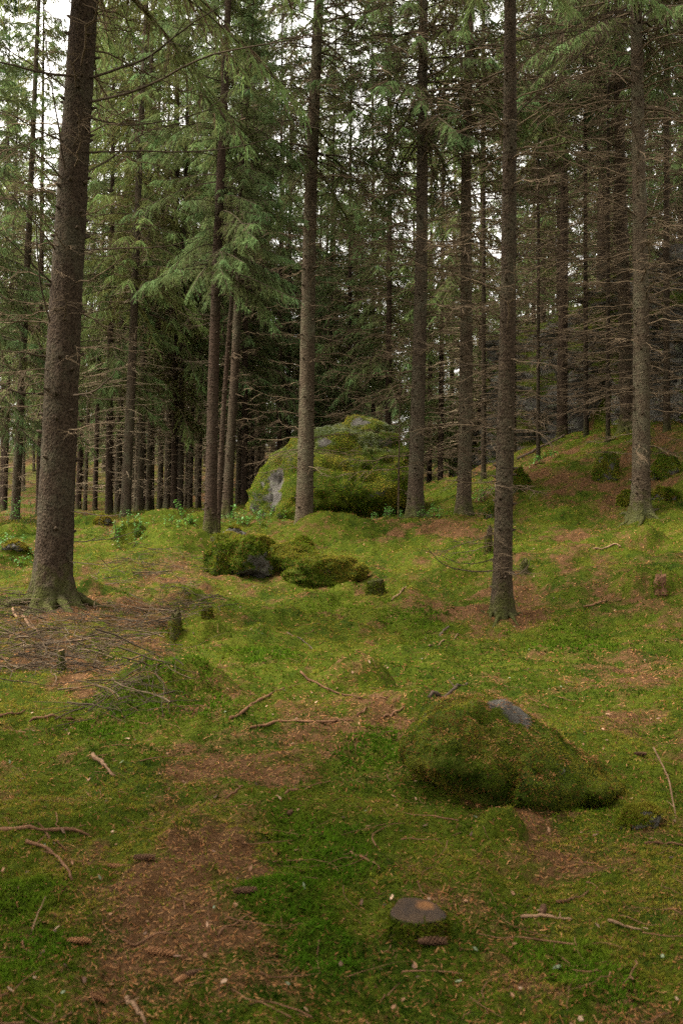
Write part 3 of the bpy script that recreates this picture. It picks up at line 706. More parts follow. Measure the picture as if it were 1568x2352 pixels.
CROWN = [crown_mesh(201, 15, 1.9, 165, 0.022, 1.3, 0.1, 0.8), crown_mesh(202, 16, 2.2, 175, 0.022, 1.2, 0.3, 0.8), crown_mesh(203, 14, 1.7, 150, 0.022, 1.2, 0.5, 0.8),
         crown_mesh(204, 16, 2.4, 180, 0.022, 1.2, 0.2, 0.8)]
CROWN_N = [crown_mesh(211, 14, 2.1, 200, 0.015, 2.1, 0.15, 0.62), crown_mesh(212, 15, 2.3, 200, 0.015, 2.0, 0.45, 0.62)]

def branchwork_mesh(seed, z1=8.0, n=90, r=0.13, Lr=(0.5, 1.5), mat=None):
    """the bare lower branches of a background tree as one mesh"""
    q = np.random.RandomState(seed); b = MB()
    for k in range(n):
        z = 0.5 + (z1 - 0.5) * q.rand() ** 0.8; a = q.rand() * 2 * np.pi; L = Lr[0] + (Lr[1] - Lr[0]) * q.rand() * (0.5 + 0.5 * z / z1)
        s = np.linspace(0, 1, 6); dz = 0.10 * s - (0.1 + 0.4 * q.rand()) * s ** 1.7 + 0.25 * q.rand() * s ** 3
        wob = np.cumsum(q.randn(6) * 0.03); ca, sa = math.cos(a), math.sin(a)
        def pt(s_, w_, dz_): return np.stack([ca * (r * .3 + L * s_) - sa * L * w_, sa * (r * .3 + L * s_) + ca * L * w_, z + L * dz_], -1)
        Pn = pt(s, wob, dz); V, F = tube(Pn, 0.0085 * (1 - 0.75 * s) + 0.001, 3); b.add(V, F)
        for m in range(7):
            i = 1 + q.randint(5); e = np.array([ca, sa, -0.25]) * 0.6 + q.randn(3) * 0.55; e /= np.linalg.norm(e); l = L * (0.08 + 0.2 * q.rand())
            V, F = tube(np.stack([Pn[i], Pn[i] + e * l * .5, Pn[i] + e * l + [0, 0, -.1 * l]]), [0.0035, 0.0027, 0.001], 3); b.add(V, F)
    return b.mesh('branchwork', [mat or DEADW], True)
BW = [branchwork_mesh(301, 8, 120, .13, (.5, 1.5), DEADP), branchwork_mesh(302, 9, 150, 0.12, (0.5, 1.9), DEADP), branchwork_mesh(303, 7, 110, .12, (.4, 1.3), DEADP), branchwork_mesh(304, 10, 170, 0.12, (0.7, 2.1), DEADW)]
BWD = [branchwork_mesh(311, 9, 230, 0.12, (0.7, 2.4), DEADW), branchwork_mesh(312, 10, 230, 0.12, (0.7, 2.4), DEADW)]

def lean_of(base, top, d):
    return (top[0] - base[0]) / (base[1] - top[1])
NEAR = []
def near_tree(px, py, d, top, diam, Ht, mat, label, crown, cstart, nbr, zr, Lr, seed, dark=False, cscale=1.0, sides=26, rings=150, zmin_side=None):
    b0 = P(px, py, d); b0[2] = H(b0[0], b0[1])[0]
    t = tag(obj('spruce_tree', None, loc=b0), label, 'tree', 'spruce trees standing round the clearing')
    lx = lean_of((px, py), top, d) + 0.0
    me, ax, ra = trunk_mesh(seed, diam / 2 / 0.93, Ht, (lx, 0.004), mat, sides, rings, True)
    obj('trunk', me, t)
    rr = np.random.RandomState(seed + 77)
    for q in range(6):                                               # surface roots
        a = q * 1.05 + 0.5 * rr.rand(); R0 = diam * 0.5; L = R0 * (1.6 + 1.8 * rr.rand()); u = np.linspace(0, 1, 8); bend = 0.35 * rr.randn()
        ang = a + bend * u; dist = R0 * 0.75 + L * u; X = np.cos(ang) * dist; Y = np.sin(ang) * dist
        Z = H(X + b0[0], Y + b0[1]) - b0[2] + R0 * (0.55 * (1 - u) ** 2.2) - 0.02 * u
        Vr, Fr = tube(np.stack([X, Y, Z], 1), R0 * (0.34 * (1 - 0.75 * u)), 7); mb = MB(); mb.add(Vr, Fr); obj('root', mb.mesh('root', [mat], True), t)
    r = np.random.RandomState(seed + 5); lib = BRD if dark else BR
    z = zr[0]; k = 0
    while k < nbr:
        for q in range(3 + r.randint(3)):
            if k >= nbr: break
            zz = z + 0.05 * r.randn(); f = (zz - zr[0]) / (zr[1] - zr[0] + 1e-6); a = r.rand() * 2 * math.pi
            L = (Lr[0] + (Lr[1] - Lr[0]) * r.rand()) * (0.55 + 0.6 * np.clip(f, 0, 1))
            p = ax(zz) + np.array([math.cos(a), math.sin(a), 0]) * ra(zz) * 0.7
            obj('branch', lib[r.randint(len(lib))], t, p, (r.rand() * 0.8 - 0.4, -0.25 + 0.5 * r.rand(), a), (L, L, L)); k += 1
        z += (zr[1] - zr[0]) / max(nbr / 4.0, 1) * (0.8 + 0.4 * r.rand())
    if crown is not None:
        c = obj('crown', crown, t, ax(cstart), (0, 0, r.rand() * 6.28), (cscale,) * 3)
    NEAR.append((t, ax, ra)); return t, ax, ra

T1 = near_tree(120, 1398, 11.0, (195, 0), 0.38, 21, BARK, 'thick brown spruce trunk at the left, nearest and widest of all', CROWN_N[1], 7.0, 85, (1.9, 8.2), (0.8, 1.9), 1, False, 1.1, 40, 260)
T2 = near_tree(483, 1236, 17.0, (513, 300), 0.20, 17, BARK_D, 'slim dark stem with green boughs left of the boulder, front one of a pair', CROWN_N[0], 4.4, 14, (2.2, 5.0), (0.5, 1.1), 2, True, 0.8)
T2b = near_tree(499, 1222, 17.5, (541, 560), 0.095, 12, BARK_D, 'very thin dark stem leaning close behind the slim dark one', CROWN_N[0], 5.2, 8, (2.0, 5.0), (0.4, 0.8), 3, True, 0.55)
T2c = near_tree(520, 1196, 21.0, (548, 540), 0.20, 18, BARK, 'grey stem just right of the dark pair, left of the boulder', CROWN_N[0], 5.6, 50, (1.5, 7.0), (0.6, 1.4), 4, False, 0.55)
T3 = near_tree(697, 1234, 19.0, (733, 0), 0.31, 21, BARK_G, 'lichened trunk standing directly in front of the giant boulder', CROWN_N[1], 7.0, 115, (1.3, 10.2), (0.9, 2.3), 5, False, 1.0)
T4 = near_tree(952, 1192, 18.5, (969, 200), 0.27, 20, BARK_G, 'spruce trunk with flared foot at the right end of the boulder', CROWN_N[1], 7.0, 150, (1.0, 10.2), (1.1, 2.6), 6, False, 1.0)
T5 = near_tree(1063, 1207, 19.5, (1082, 150), 0.26, 20, BARK_G, 'spruce trunk between the boulder end and the slim right trunk', CROWN_N[0], 8.0, 150, (0.8, 10.2), (1.1, 2.5), 7, False, 1.0)
T6 = near_tree(1152, 1424, 11.5, (1167, 0), 0.208, 17, BARK, 'slim spruce trunk at right of centre standing on needle litter', CROWN_N[0], 7.8, 80, (0.5, 7.4), (0.7, 1.6), 8, False, 0.9, 30, 240)
T7 = near_tree(1470, 1193, 17.0, (1466, 200), 0.29, 20, BARK_G, 'right hand spruce trunk on the slope with mossy foot', CROWN_N[1], 8.2, 170, (1.0, 9.5), (1.1, 2.6), 9, False, 1.0)
T8 = near_tree(1290, 1003, 25.5, (1290, 500), 0.26, 20, BARK_D, 'dark spruce trunk standing before the cliff at the top of needle slope', CROWN_N[1], 7.0, 130, (0.6, 9.0), (1.0, 2.5), 10, True, 1.0)
T9 = near_tree(1440, 1060, 22.0, (1424, 200), 0.30, 20, BARK, 'brown spruce trunk just behind the right hand trunk, before the cliff', CROWN_N[0], 7.5, 140, (0.8, 9.5), (1.0, 2.6), 11, False, 1.0)

def px_branch(tree, pts, r0, mat=DEADD, d=None, twigs=5, seed=0):
    """a hand placed branch of a near tree traced through pixels at the tree's own distance (third value = offset in depth)"""
    t = tree[0]; dd = t.location.y; r = np.random.RandomState(seed)
    Q = np.array([P(p[0], p[1], dd + p[2]) for p in pts]) - np.array(t.location)
    n = 16; s = np.linspace(0, len(Q) - 1, n); S = np.stack([np.interp(s, np.arange(len(Q)), Q[:, k]) for k in range(3)], 1)
    for _ in range(3): S[1:-1] = (S[:-2] + 2 * S[1:-1] + S[2:]) / 4
    S += np.cumsum(r.randn(n, 3) * 0.004, 0) * (np.arange(n) > 1)[:, None]
    b = MB(); f = np.linspace(0, 1, n); V, F = tube(S, r0 * (1 - 0.75 * f) + 0.0008, 6); b.add(V, F)
    L = np.linalg.norm(S[-1] - S[0])
    for k in range(twigs):
        i = 3 + r.randint(n - 4); ax = S[i] - S[i - 1]; ax /= np.linalg.norm(ax); e = ax * 0.7 + r.randn(3) * 0.55; e /= np.linalg.norm(e); l = L * (0.08 + 0.2 * r.rand())
        q = np.linspace(0, 1, 5)[:, None]; Pt = S[i] + e * l * q + np.array([0, 0, -0.2 * l]) * q ** 2 + np.cumsum(r.randn(5, 3) * 0.02 * l, 0) * (q > 0)
        V, F = tube(Pt, r0 * .4 * (1 - .7 * q[:, 0]) + .0005, 4); b.add(V, F)
    obj('branch', b.mesh('branch', [mat], True), t)
for k, (pts, r0, tw) in enumerate([
    ([(175, 175, -.1), (90, 165, -.4), (0, 140, -.8), (-80, 135, -1.0)], .016, 8), ([(205, 180, 0), (330, 140, -.3), (420, 70, -.5), (520, 10, -.7)], .014, 8),
    ([(205, 235, 0), (330, 205, -.3), (470, 120, -.6), (640, 95, -.9), (720, 80, -1.0)], .014, 9), ([(200, 270, 0), (300, 285, .2), (420, 265, .3), (560, 225, .4)], .010, 7),
    ([(195, 400, 0), (270, 350, .2), (330, 300, .3), (440, 278, .4)], .011, 6), ([(200, 350, 0), (320, 345, -.2), (450, 350, -.4), (600, 330, -.5), (700, 280, -.6)], .010, 8),
    ([(185, 575, 0), (280, 570, -.2), (380, 565, -.3), (460, 545, -.4)], .009, 6), ([(160, 330, 0), (90, 300, -.3), (0, 255, -.7)], .012, 6),
    ([(155, 420, 0), (80, 350, -.4), (10, 310, -.6)], .011, 6), ([(150, 390, -.15), (130, 250, -.5), (105, 60, -.8)], .012, 6),
    ([(140, 590, 0), (70, 500, -.4), (0, 415, -.8)], .011, 5), ([(130, 660, 0), (60, 590, -.4), (-10, 520, -.8)], .011, 5),
    ([(115, 740, -.2), (95, 650, -.5), (90, 540, -.7), (85, 430, -.9)], .010, 3), ([(105, 820, 0), (50, 805, -.3), (-20, 800, -.5)], .010, 5),
    ([(100, 905, 0), (50, 905, -.3), (-20, 885, -.6)], .012, 6), ([(170, 908, -.2), (215, 905, -.35), (250, 875, -.4), (272, 845, -.45)], .012, 2), ([(172, 905, -.1), (250, 915, -.2), (320, 912, -.3)], .007, 3),
    ([(170, 785, 0), (230, 780, .2), (300, 770, .3)], .007, 5), ([(165, 1175, -.1), (240, 1180, -.3), (290, 1172, -.4)], .007, 4), ([(168, 1245, -.1), (250, 1240, -.3), (320, 1222, -.4)], .007, 4),
    ([(160, 1290, -.1), (230, 1300, -.3), (280, 1295, -.4)], .006, 4)]): px_branch(T1, pts, r0, DEADD, None, tw, 400 + k)
for k, (pts, r0, tw) in enumerate([
    ([(1140, 1310, 0), (1080, 1315, -.15), (1010, 1300, -.25), (975, 1255, -.3)], .010, 3), ([(1140, 1282, 0), (1080, 1295, .1), (1030, 1285, .2), (990, 1262, .2)], .006, 2),
    ([(1165, 1312, -.08), (1190, 1322, -.2), (1215, 1300, -.3), (1225, 1280, -.3)], .010, 2), ([(1165, 1330, -.05), (1180, 1380, -.1), (1200, 1420, -.15)], .004, 1),
    ([(1140, 1105, 0), (1080, 1110, -.2), (1020, 1105, -.3), (960, 1075, -.4)], .007, 6), ([(1140, 985, 0), (1060, 975, .2), (980, 985, .3), (920, 1000, .4)], .006, 6),
    ([(1145, 915, 0), (1080, 930, -.3), (1000, 940, -.4)], .006, 6), ([(1165, 985, 0), (1230, 990, -.3), (1260, 1010, -.4), (1275, 1030, -.5)], .006, 6),
    ([(1145, 840, 0), (1060, 835, -.2), (985, 790, -.4), (940, 760, -.5)], .007, 6), ([(1165, 840, 0), (1240, 815, -.2), (1310, 770, -.4)], .006, 6),
    ([(1142, 770, 0), (1080, 750, -.3), (1000, 735, -.5)], .006, 5), ([(1145, 605, 0), (1110, 560, -.3), (1080, 520, -.5), (1030, 480, -.6)], .008, 6),
    ([(1175, 605, 0), (1240, 560, -.2), (1300, 530, -.4), (1360, 490, -.5)], .008, 6), ([(1175, 620, 0), (1260, 615, .2), (1350, 590, .3)], .006, 5),
    ([(1175, 430, 0), (1240, 405, -.2), (1320, 390, -.3), (1400, 365, -.4)], .007, 6), ([(1145, 275, 0), (1090, 265, -.2), (1020, 250, -.3), (960, 225, -.4)], .008, 6),
    ([(1175, 275, 0), (1240, 215, -.2), (1310, 150, -.3), (1370, 80, -.5)], .009, 8), ([(1150, 105, 0), (1080, 105, -.2), (1000, 95, -.4)], .009, 6), ([(1180, 95, 0), (1250, 75, -.2), (1340, 65, -.3), (1460, 70, -.5)], .009, 8)]):
    px_branch(T6, pts, r0, DEADD if k not in (4, 5, 6, 7) else DEADW, None, tw, 450 + k)

# ---- background trees: shared trunk, branchwork and crown meshes
TK = {}
def far_trunk(kind, seed):
    if (kind, seed) not in TK:
        mat = {'g': BARK_G, 'b': BARK, 'd': BARK_D}[kind]
        r = np.random.RandomState(seed); TK[(kind, seed)] = trunk_mesh(700 + seed, 0.5, 20.0, (0.012 * r.randn(), 0.012 * r.randn()), mat, 10, 60, False)[0]
    return TK[(kind, seed)]
def far_tree(x, y, diam, label, group, cstart, seed, kind='g', lean=0.0, crown=None, cscale=1.0, bw=None, name='spruce_tree'):
    z = H0(x, y, False)[0] - 0.05; r = np.random.RandomState(seed)
    t = tag(obj(name, None, loc=(x, y, z), rot=(0, math.atan(lean), 0)), label, 'tree', group)
    sc = 0.9 + 0.3 * r.rand()
    obj('trunk', far_trunk(kind, seed % 4), t, (0, 0, 0), (0, 0, r.rand() * 6.28), (diam, diam, sc))
    obj('branchwork', bw or BW[r.randint(len(BW))], t, (0, 0, 0), (0, 0, r.rand() * 6.28), (1, 1, 1))
    cr = crown or CROWN[r.randint(len(CROWN))]
    obj('crown', cr, t, (0, 0, cstart), (0, 0, r.rand() * 6.28), (cscale, cscale, cscale * (0.9 + 0.25 * r.rand())))
    return t
# trunks that can be told apart in the photograph: px at y=1000, distance, width px, lean, crown start, kind, label
MID = [
 (35, 26, 21, .045, 3.6, 'g', 'pale grey spruce trunk at the far left edge beyond the big trunk'),
 (288, 24, 24, .035, 5.0, 'g', 'tallest looking grey trunk between big left trunk and dark pair'),
 (320, 28, 17, .03, 5.5, 'g', 'grey trunk just right of the stout grey one, left background'),
 (270, 30, 16, .03, 5.5, 'g', 'grey trunk just left of the stout grey one, left background'),
 (254, 34, 12, .025, 5.0, 'g', 'thin grey trunk, second left of the stout grey one'),
 (218, 33, 12, .03, 4.2, 'd', 'thin dark trunk nearest to the big left trunk in the background'),
 (346, 34, 15, .025, 6.0, 'g', 'distant pale trunk midway between stout grey one and dark pair'),
 (384, 33, 18, .025, 5.0, 'g', 'broad distant pale trunk left of the dark pair'),
 (412, 29, 15, .02, 4.6, 'g', 'grey trunk rising behind the smooth green hummock'),
 (436, 37, 13, .02, 4.5, 'g', 'distant thin trunk, second left of the dark pair'),
 (455, 40, 14, .02, 5.0, 'g', 'distant trunk immediately left of the dark pair'),
 (546, 32, 14, .02, 5.0, 'g', 'distant grey trunk right of the dark pair'),
 (577, 35, 12, .02, 4.0, 'd', 'thin dark distant trunk at the left side of the boulder'),
 (640, 31, 13, .01, 3.6, 'd', 'dark thin trunk above the left shoulder of the boulder'),
 (752, 34, 12, .015, 4.0, 'd', 'dark trunk in the gap right above the boulder crest'),
 (858, 33, 12, .0, 3.6, 'd', 'dark background trunk above the right shoulder of the boulder'),
 (1056, 27, 11, .012, 5.0, 'd', 'thin dark trunk hidden close behind the trunk between boulder and slim trunk'),
 (180, 38, 14, .02, 3.4, 'd', 'dark distant trunk peeping out right behind the big left trunk'),
 (10, 35, 14, .03, 3.0, 'd', 'dark distant trunk at the very left edge'),
 (1010, 30, 14, .01, 4.5, 'd', 'distant trunk right of the boulder in deep shade'),
]
for k, (px, d, w, ln, cs, kind, lab) in enumerate(MID):
    far_tree((px - CX) / FPX * d, d, w / FPX * d, lab, 'background spruces that can be told apart', cs, 30 + k, kind, ln, None, 0.95)

# low branched green trees filling the middle distance
LOWG = [(400, 29, 2.8, 1.0, 'bushy spruce with bright drooping boughs left of the dark pair'), (560, 29, 3.2, .9, 'bushy green spruce behind the dark pair of stems'),
        (250, 27, 3.4, .95, 'bushy green spruce right of the big left trunk'), (660, 33, 2.6, 1.0, 'bushy green spruce rising behind the boulder left side'),
        (800, 31, 2.6, 1.0, 'bushy green spruce rising right behind the boulder crest'), (890, 29, 3.0, .9, 'bushy green spruce behind the boulder right side'),
        (90, 29, 2.8, 1.0, 'bushy green spruce behind the big left trunk'), (-40, 24, 2.6, 1.0, 'bushy green spruce cut by the left edge'),
        (330, 36, 3.0, 1.1, 'tall bushy spruce deep in the left background'), (480, 40, 3.0, 1.1, 'bushy spruce far behind the dark pair'), (730, 42, 2.5, 1.1, 'bushy spruce far behind the boulder'), (1100, 35, 1.6, 1.0, 'bushy spruce filling the gap left of the slim right trunk'), (1035, 40, 1.4, 1.1, 'bushy spruce deep behind the two trunks right of the boulder'), (985, 36, 1.8, 1.0, 'bushy spruce behind the flared trunk right of the boulder'), (1160, 44, 1.6, 1.1, 'bushy spruce at the foot of the hill behind the slim right trunk')]
for k, (px, d, cs, s, lab) in enumerate(LOWG):
    far_tree((px - CX) / FPX * d, d, 0.2, lab, 'bushy green spruces behind the clearing', cs, 80 + k, 'd', 0.01, CROWN_N[0] if d < 28 else CROWN[0], s)

r = np.random.RandomState(99); placed = [((m[0] - CX) / FPX * m[1], m[1]) for m in MID] + [(q[0].location.x, q[0].location.y) for q in NEAR]
def free(x, y, mind): return all((x - a) ** 2 + (y - b) ** 2 > mind ** 2 for a, b in placed)
n = 0; tries = 0
while n < 112 and tries < 8000:
    tries += 1; d = (34 + 24 * r.rand()) if n < 10 else (50 + 24 * r.rand()) if n < 44 else (78 + 34 * r.rand()); x = (r.rand() * 2 - 1) * (0.38 * d + 2)
    if poly_sd(np.array([x]), np.array([d]))[0] > -1 or not free(x, d, 2.6) or (d > 60 and x > 22): continue
    placed.append((x, d)); n += 1
    side = 'left' if x < -0.06 * d else 'mid'
    far_tree(x, d, 0.2 + 0.14 * r.rand(), 'one of the many thin distant spruces left of the boulder' if side == 'left' else 'one of the distant spruces behind the boulder and right of it',
             'distant spruces on the left' if side == 'left' else 'distant spruces behind the boulder', (5.0 + 3.2 * r.rand()) if n < 11 else (1.6 + 2.0 * r.rand()) if d < 76 else 0.4 + 1.6 * r.rand(), 1000 + n, 'g' if r.rand() < .7 else 'd', 0.02 * r.rand(), None, 0.9 + 0.3 * r.rand())
# the closely spaced thin trunks of the left background
n = 0; tries = 0
while n < 30 and tries < 3000:
    tries += 1; d = 29 + 20 * r.rand(); x = (150 + 520 * r.rand() - CX) / FPX * d
    if not free(x, d, 0.9): continue
    placed.append((x, d)); n += 1
    far_tree(x, d, 0.15 + 0.09 * r.rand(), 'one of the closely spaced thin bare trunks between big left trunk and boulder', 'thin bare trunks of the left background', 6.5 + 3 * r.rand(), 3000 + n, 'g', 0.02 + 0.015 * r.rand(), CROWN[2], 0.42, BW[1 if n % 2 else 3])
# trees on top of the cliff and on the right hand slope
n = 0; tries = 0
while n < 34 and tries < 3000:
    tries += 1; d = 24 + 30 * r.rand(); x = 4.5 + 20 * r.rand()
    sd = poly_sd(np.array([x]), np.array([d]))[0]
    if sd < 2.2 or not free(x, d, 1.9) or x > 0.46 * d + 1: continue
    placed.append((x, d)); n += 1
    far_tree(x, d, 0.2 + 0.14 * r.rand(), 'one of the spruces growing on top of the cliff', 'spruces on the cliff top', 3.2 + 2.5 * r.rand(), 2000 + n, 'b', 0.0, None, 0.85, BW[2])
for k, (px, d, w, lab) in enumerate([(1235, 22.5, 9, 'thin dead leafless stem left of the needle slope'), (1345, 23.5, 12, 'thin brown stem right of the dark trunk before the cliff'), (1395, 21.5, 10, 'thin brown stem left of the right hand trunk'), (1530, 20.5, 16, 'shaded brown stem at the right edge under the cliff'), (1110, 24, 12, 'shaded thin stem behind the slim right trunk'), (1180, 26.5, 11, 'thin stem at the left foot of the cliff')]):
    far_tree((px - CX) / FPX * d, d, w / FPX * d, lab, 'thin stems on the shaded slope', 7.0 + k % 3, 90 + k, 'b', 0.0, CROWN[2], 0.7, BWD[k % 2])
# unseen trees added just outside the frame to shade the foreground
for k, (x, y) in enumerate([(5.6, 6.0), (4.6, 0.5), (8.2, 11), (-4.6, 2.6), (-4.4, 4.7), (-6.4, 4.4), (3.9, 3.4), (-6.4, 1.2), (-12, 22), (-7, -5), (7.5, -4), (-3.8, -0.8), (-5.6, -2.4), (-4.2, -5.5), (-1.5, -6), (-2.6, -3.5), (1.6, -4.5), (4.5, -7), (-4.5, -8), (-1, -10), (3.2, -11), (-8, -10), (0.6, -15), (-5, -14)]):
    far_tree(x, y, 0.32, 'unseen spruce added beside the clearing for its shade', 'unseen spruces added for shade', 5.0 + (k % 3), 120 + k, 'b', 0.0, CROWN[k % 4], 1.0)

# thin dead sapling before the boulder
def sapling(px, py, d, top, r0, label):
    b0 = P(px, py, d); b0[2] = H(b0[0], b0[1])[0]; hgt = (py - top[1]) / FPX * d
    t = tag(obj('dead_sapling', None, loc=b0), label, 'sapling')
    z = np.linspace(-0.1, hgt, 14); b = MB(); V, F = tube(np.stack([(top[0] - px) / FPX * d * z / hgt, 0 * z, z], 1), r0 * (1 - .7 * np.clip(z / hgt, 0, 1)), 6); b.add(V, F)
    obj('trunk', b.mesh('trunk', [BARK_D], True), t)
    rr = np.random.RandomState(int(px))
    for k in range(18):
        zz = hgt * (0.2 + 0.78 * rr.rand()); obj('branch', BRD[k % 8], t, ((top[0] - px) / FPX * d * zz / hgt, 0, zz), (0, -0.2 + 0.4 * rr.rand(), rr.rand() * 6.28), (0.35,) * 3)
sapling(914, 1140, 18.2, (919, 790), 0.022, 'thin bare dead sapling in front of the boulder right side')

# ------------------------------------------------------------------ stumps
def stump(px, py, w, h, label, seed, tilt=(0, 0), top=BARK, side=BARK, ragged=0.0, moss=0.6, fr=1200):
    g = gp(px, py); k = g[1] / FPX; rr = w * k / 2; hh = h * k; r = np.random.RandomState(seed)
    o3 = (g[0], g[1] + rr * 0.8, g[2] - 0.02)
    t = tag(obj('tree_stump', None, loc=o3), label, 'stump', 'old stumps in the clearing')
    S = 28; z = np.linspace(-0.06, 1, 14); an = np.arange(S) * 2 * np.pi / S
    Z, A = np.meshgrid(z, an, indexing='ij')
    R = rr * (1 + 0.30 * np.exp(-np.maximum(Z, 0) / 0.18) - 0.02 * Z) * (1 + 0.07 * np.cos(3 * A + seed) + 0.05 * np.cos(5 * A + 2 * seed))
    R = R * (1 + 0.10 * (fbm(np.stack([np.cos(A) * 4, np.sin(A) * 4, Z * 3], -1).reshape(-1, 3) + seed, 3) - 0.5)).reshape(R.shape)
    zt = hh * (1 + tilt[0] * np.cos(A) + tilt[1] * np.sin(A) + ragged * (fbm(np.stack([np.cos(A) * 2.5, np.sin(A) * 2.5, A * 0], -1).reshape(-1, 3) + seed, 3).reshape(A.shape) - 0.5))
    V = np.stack([R * np.cos(A), R * np.sin(A), Z * zt], -1).reshape(-1, 3)
    n = len(z); i = np.arange(n - 1)[:, None] * S; j = np.arange(S)[None, :]; kk = (j + 1) % S
    F = np.stack([i + j, i + kk, i + S + kk, i + S + j], -1).reshape(-1, 4)
    b = MB(); b.add(V, F); bk = obj('bark', b.mesh('bark', [side], True), t)
    ring = V[-S:]; c = ring.mean(0)
    b = MB(); VV = [ring, c + (ring - c) * 0.9 + [0, 0, 0.002]]
    for f in (0.6, 0.3): VV.append(c + (ring - c) * f + np.stack([0 * an, 0 * an, ragged * hh * 0.5 * r.randn(S) + 0.001], 1))
    VV = np.vstack(VV + [c[None]]); jj = np.arange(S); k2 = (jj + 1) % S
    FF = [np.stack([q * S + jj, q * S + k2, (q + 1) * S + k2, (q + 1) * S + jj], 1) for q in range(3)] + [np.stack([3 * S + jj, 3 * S + k2, np.full(S, 4 * S), np.full(S, 4 * S)], 1)]
    b.add(VV, np.vstack(FF)); obj('cut_face', b.mesh('cut_face', [top], ragged > 0), t)
    if fr:
        ii = RS.choice(np.where((V[:, 2] > 0) & (V[:, 2] < hh * 0.9))[0], fr); Nn = np.stack([np.cos(A.ravel()[ii]), np.sin(A.ravel()[ii]), np.full(fr, .35)], 1); Nn /= np.linalg.norm(Nn, axis=1, keepdims=True)
        Q = V[ii] + RS.randn(fr, 3) * rr * 0.06; m = fbm(Q * (3 / rr) * .5 + seed, 3) + 0.25 * (1 - Q[:, 2] / hh) > (1.05 - moss)
        if m.sum() > 5:
            fo = obj('moss', frond_mesh('moss', Q[m], Nn[m], np.full(m.sum(), 0.010 + 0.0014 * g[1]), moss_tint(Q[m][:, 0], Q[m][:, 1], m.sum()) * 0.75), bk); fo['kind'] = 'stuff'
    return t
stump(962, 2166, 128, 66, 'sawn stump with dark cut face and orange patch in the foreground', 1, (-0.04, 0.08), CUT, BARK_D, 0, 0.75, 3000)
stump(863, 1366, 38, 34, 'small squat mossy stump in the middle of the clearing', 2, (0.1, 0), BARK_D, BARK_D, 0.1, 0.7, 900)
stump(475, 1418, 22, 30, 'small upright mossy stump left of centre', 3, (0, 0), BARK_D, BARK_D, 0.05, 0.8, 700)
stump(140, 1540, 15, 50, 'thin pale post like stump among brushwood at left', 4, (0.05, 0), STICKP, BARK, 0.05, 0.4, 300)
stump(400, 1462, 28, 46, 'ragged dark rotten stump on the hummock left of centre', 5, (0.25, 0), BARK_D, BARK_D, 0.4, 0.55, 500)
stump(782, 1286, 13, 12, 'tiny stump right of the mossy rock group', 6, (0, 0), BARK_D, BARK_D, 0.1, 0.5, 200)
stump(1121, 1272, 18, 46, 'broken dark snag just left of the slim right trunk', 7, (0.3, 0), BARK_D, BARK_D, 0.4, 0.5, 300)
stump(1203, 1318, 18, 26, 'splintered stub just right of the slim right trunk', 8, (0.3, 0), BARK_D, BARK, 0.4, 0.3, 200)
stump(1518, 1362, 28, 36, 'broken reddish stump at the right edge', 9, (0.2, 0), STICK, STICK, 0.4, 0.45, 400)

# ------------------------------------------------------------------ sticks, cones, plants
def stick(pts, wpx, label, mat=STICK, lift=None, seed=0, twigs=2):
    G = np.array([gp(*p[:2]) for p in pts]); d = G[:, 1].mean(); r0 = wpx * 0.37 / FPX * d; r = np.random.RandomState(seed + 11)
    if lift is not None: G[:, 2] += np.array(lift)
    n = 14; s = np.linspace(0, len(G) - 1, n); S = np.stack([np.interp(s, np.arange(len(G)), G[:, k]) for k in range(3)], 1)
    for _ in range(2): S[1:-1] = (S[:-2] + 2 * S[1:-1] + S[2:]) / 4
    if lift is None: S[:, 2] = H(S[:, 0], S[:, 1]) + r0 * 0.8; S[1:-1, 2] = (S[:-2, 2] + S[1:-1, 2] * 2 + S[2:, 2]) / 4 + 0.004
    L = np.linalg.norm(S[-1] - S[0]); S += r.randn(n, 3) * r0 * 0.25
    o3 = S[0].copy(); S -= o3; b = MB(); f = np.linspace(0, 1, n)
    V, F = tube(S, r0 * (1.05 - 0.45 * f) * (1 + 0.16 * r.randn(n)), 7, True); b.add(V, F)
    for k in range(twigs):
        i = 2 + r.randint(n - 4); e = r.randn(3); e[2] = abs(e[2]) * 0.5; e /= np.linalg.norm(e); l = 0.02 + L * 0.10 * r.rand()
        V, F = tube(np.stack([S[i], S[i] + e * l * .5, S[i] + e * l]), [r0 * .45, r0 * .35, r0 * .15], 5); b.add(V, F)
    tag(obj('fallen_branch', b.mesh('fallen_branch', [mat], True), loc=o3), label, 'branch', 'fallen branches on the forest floor')
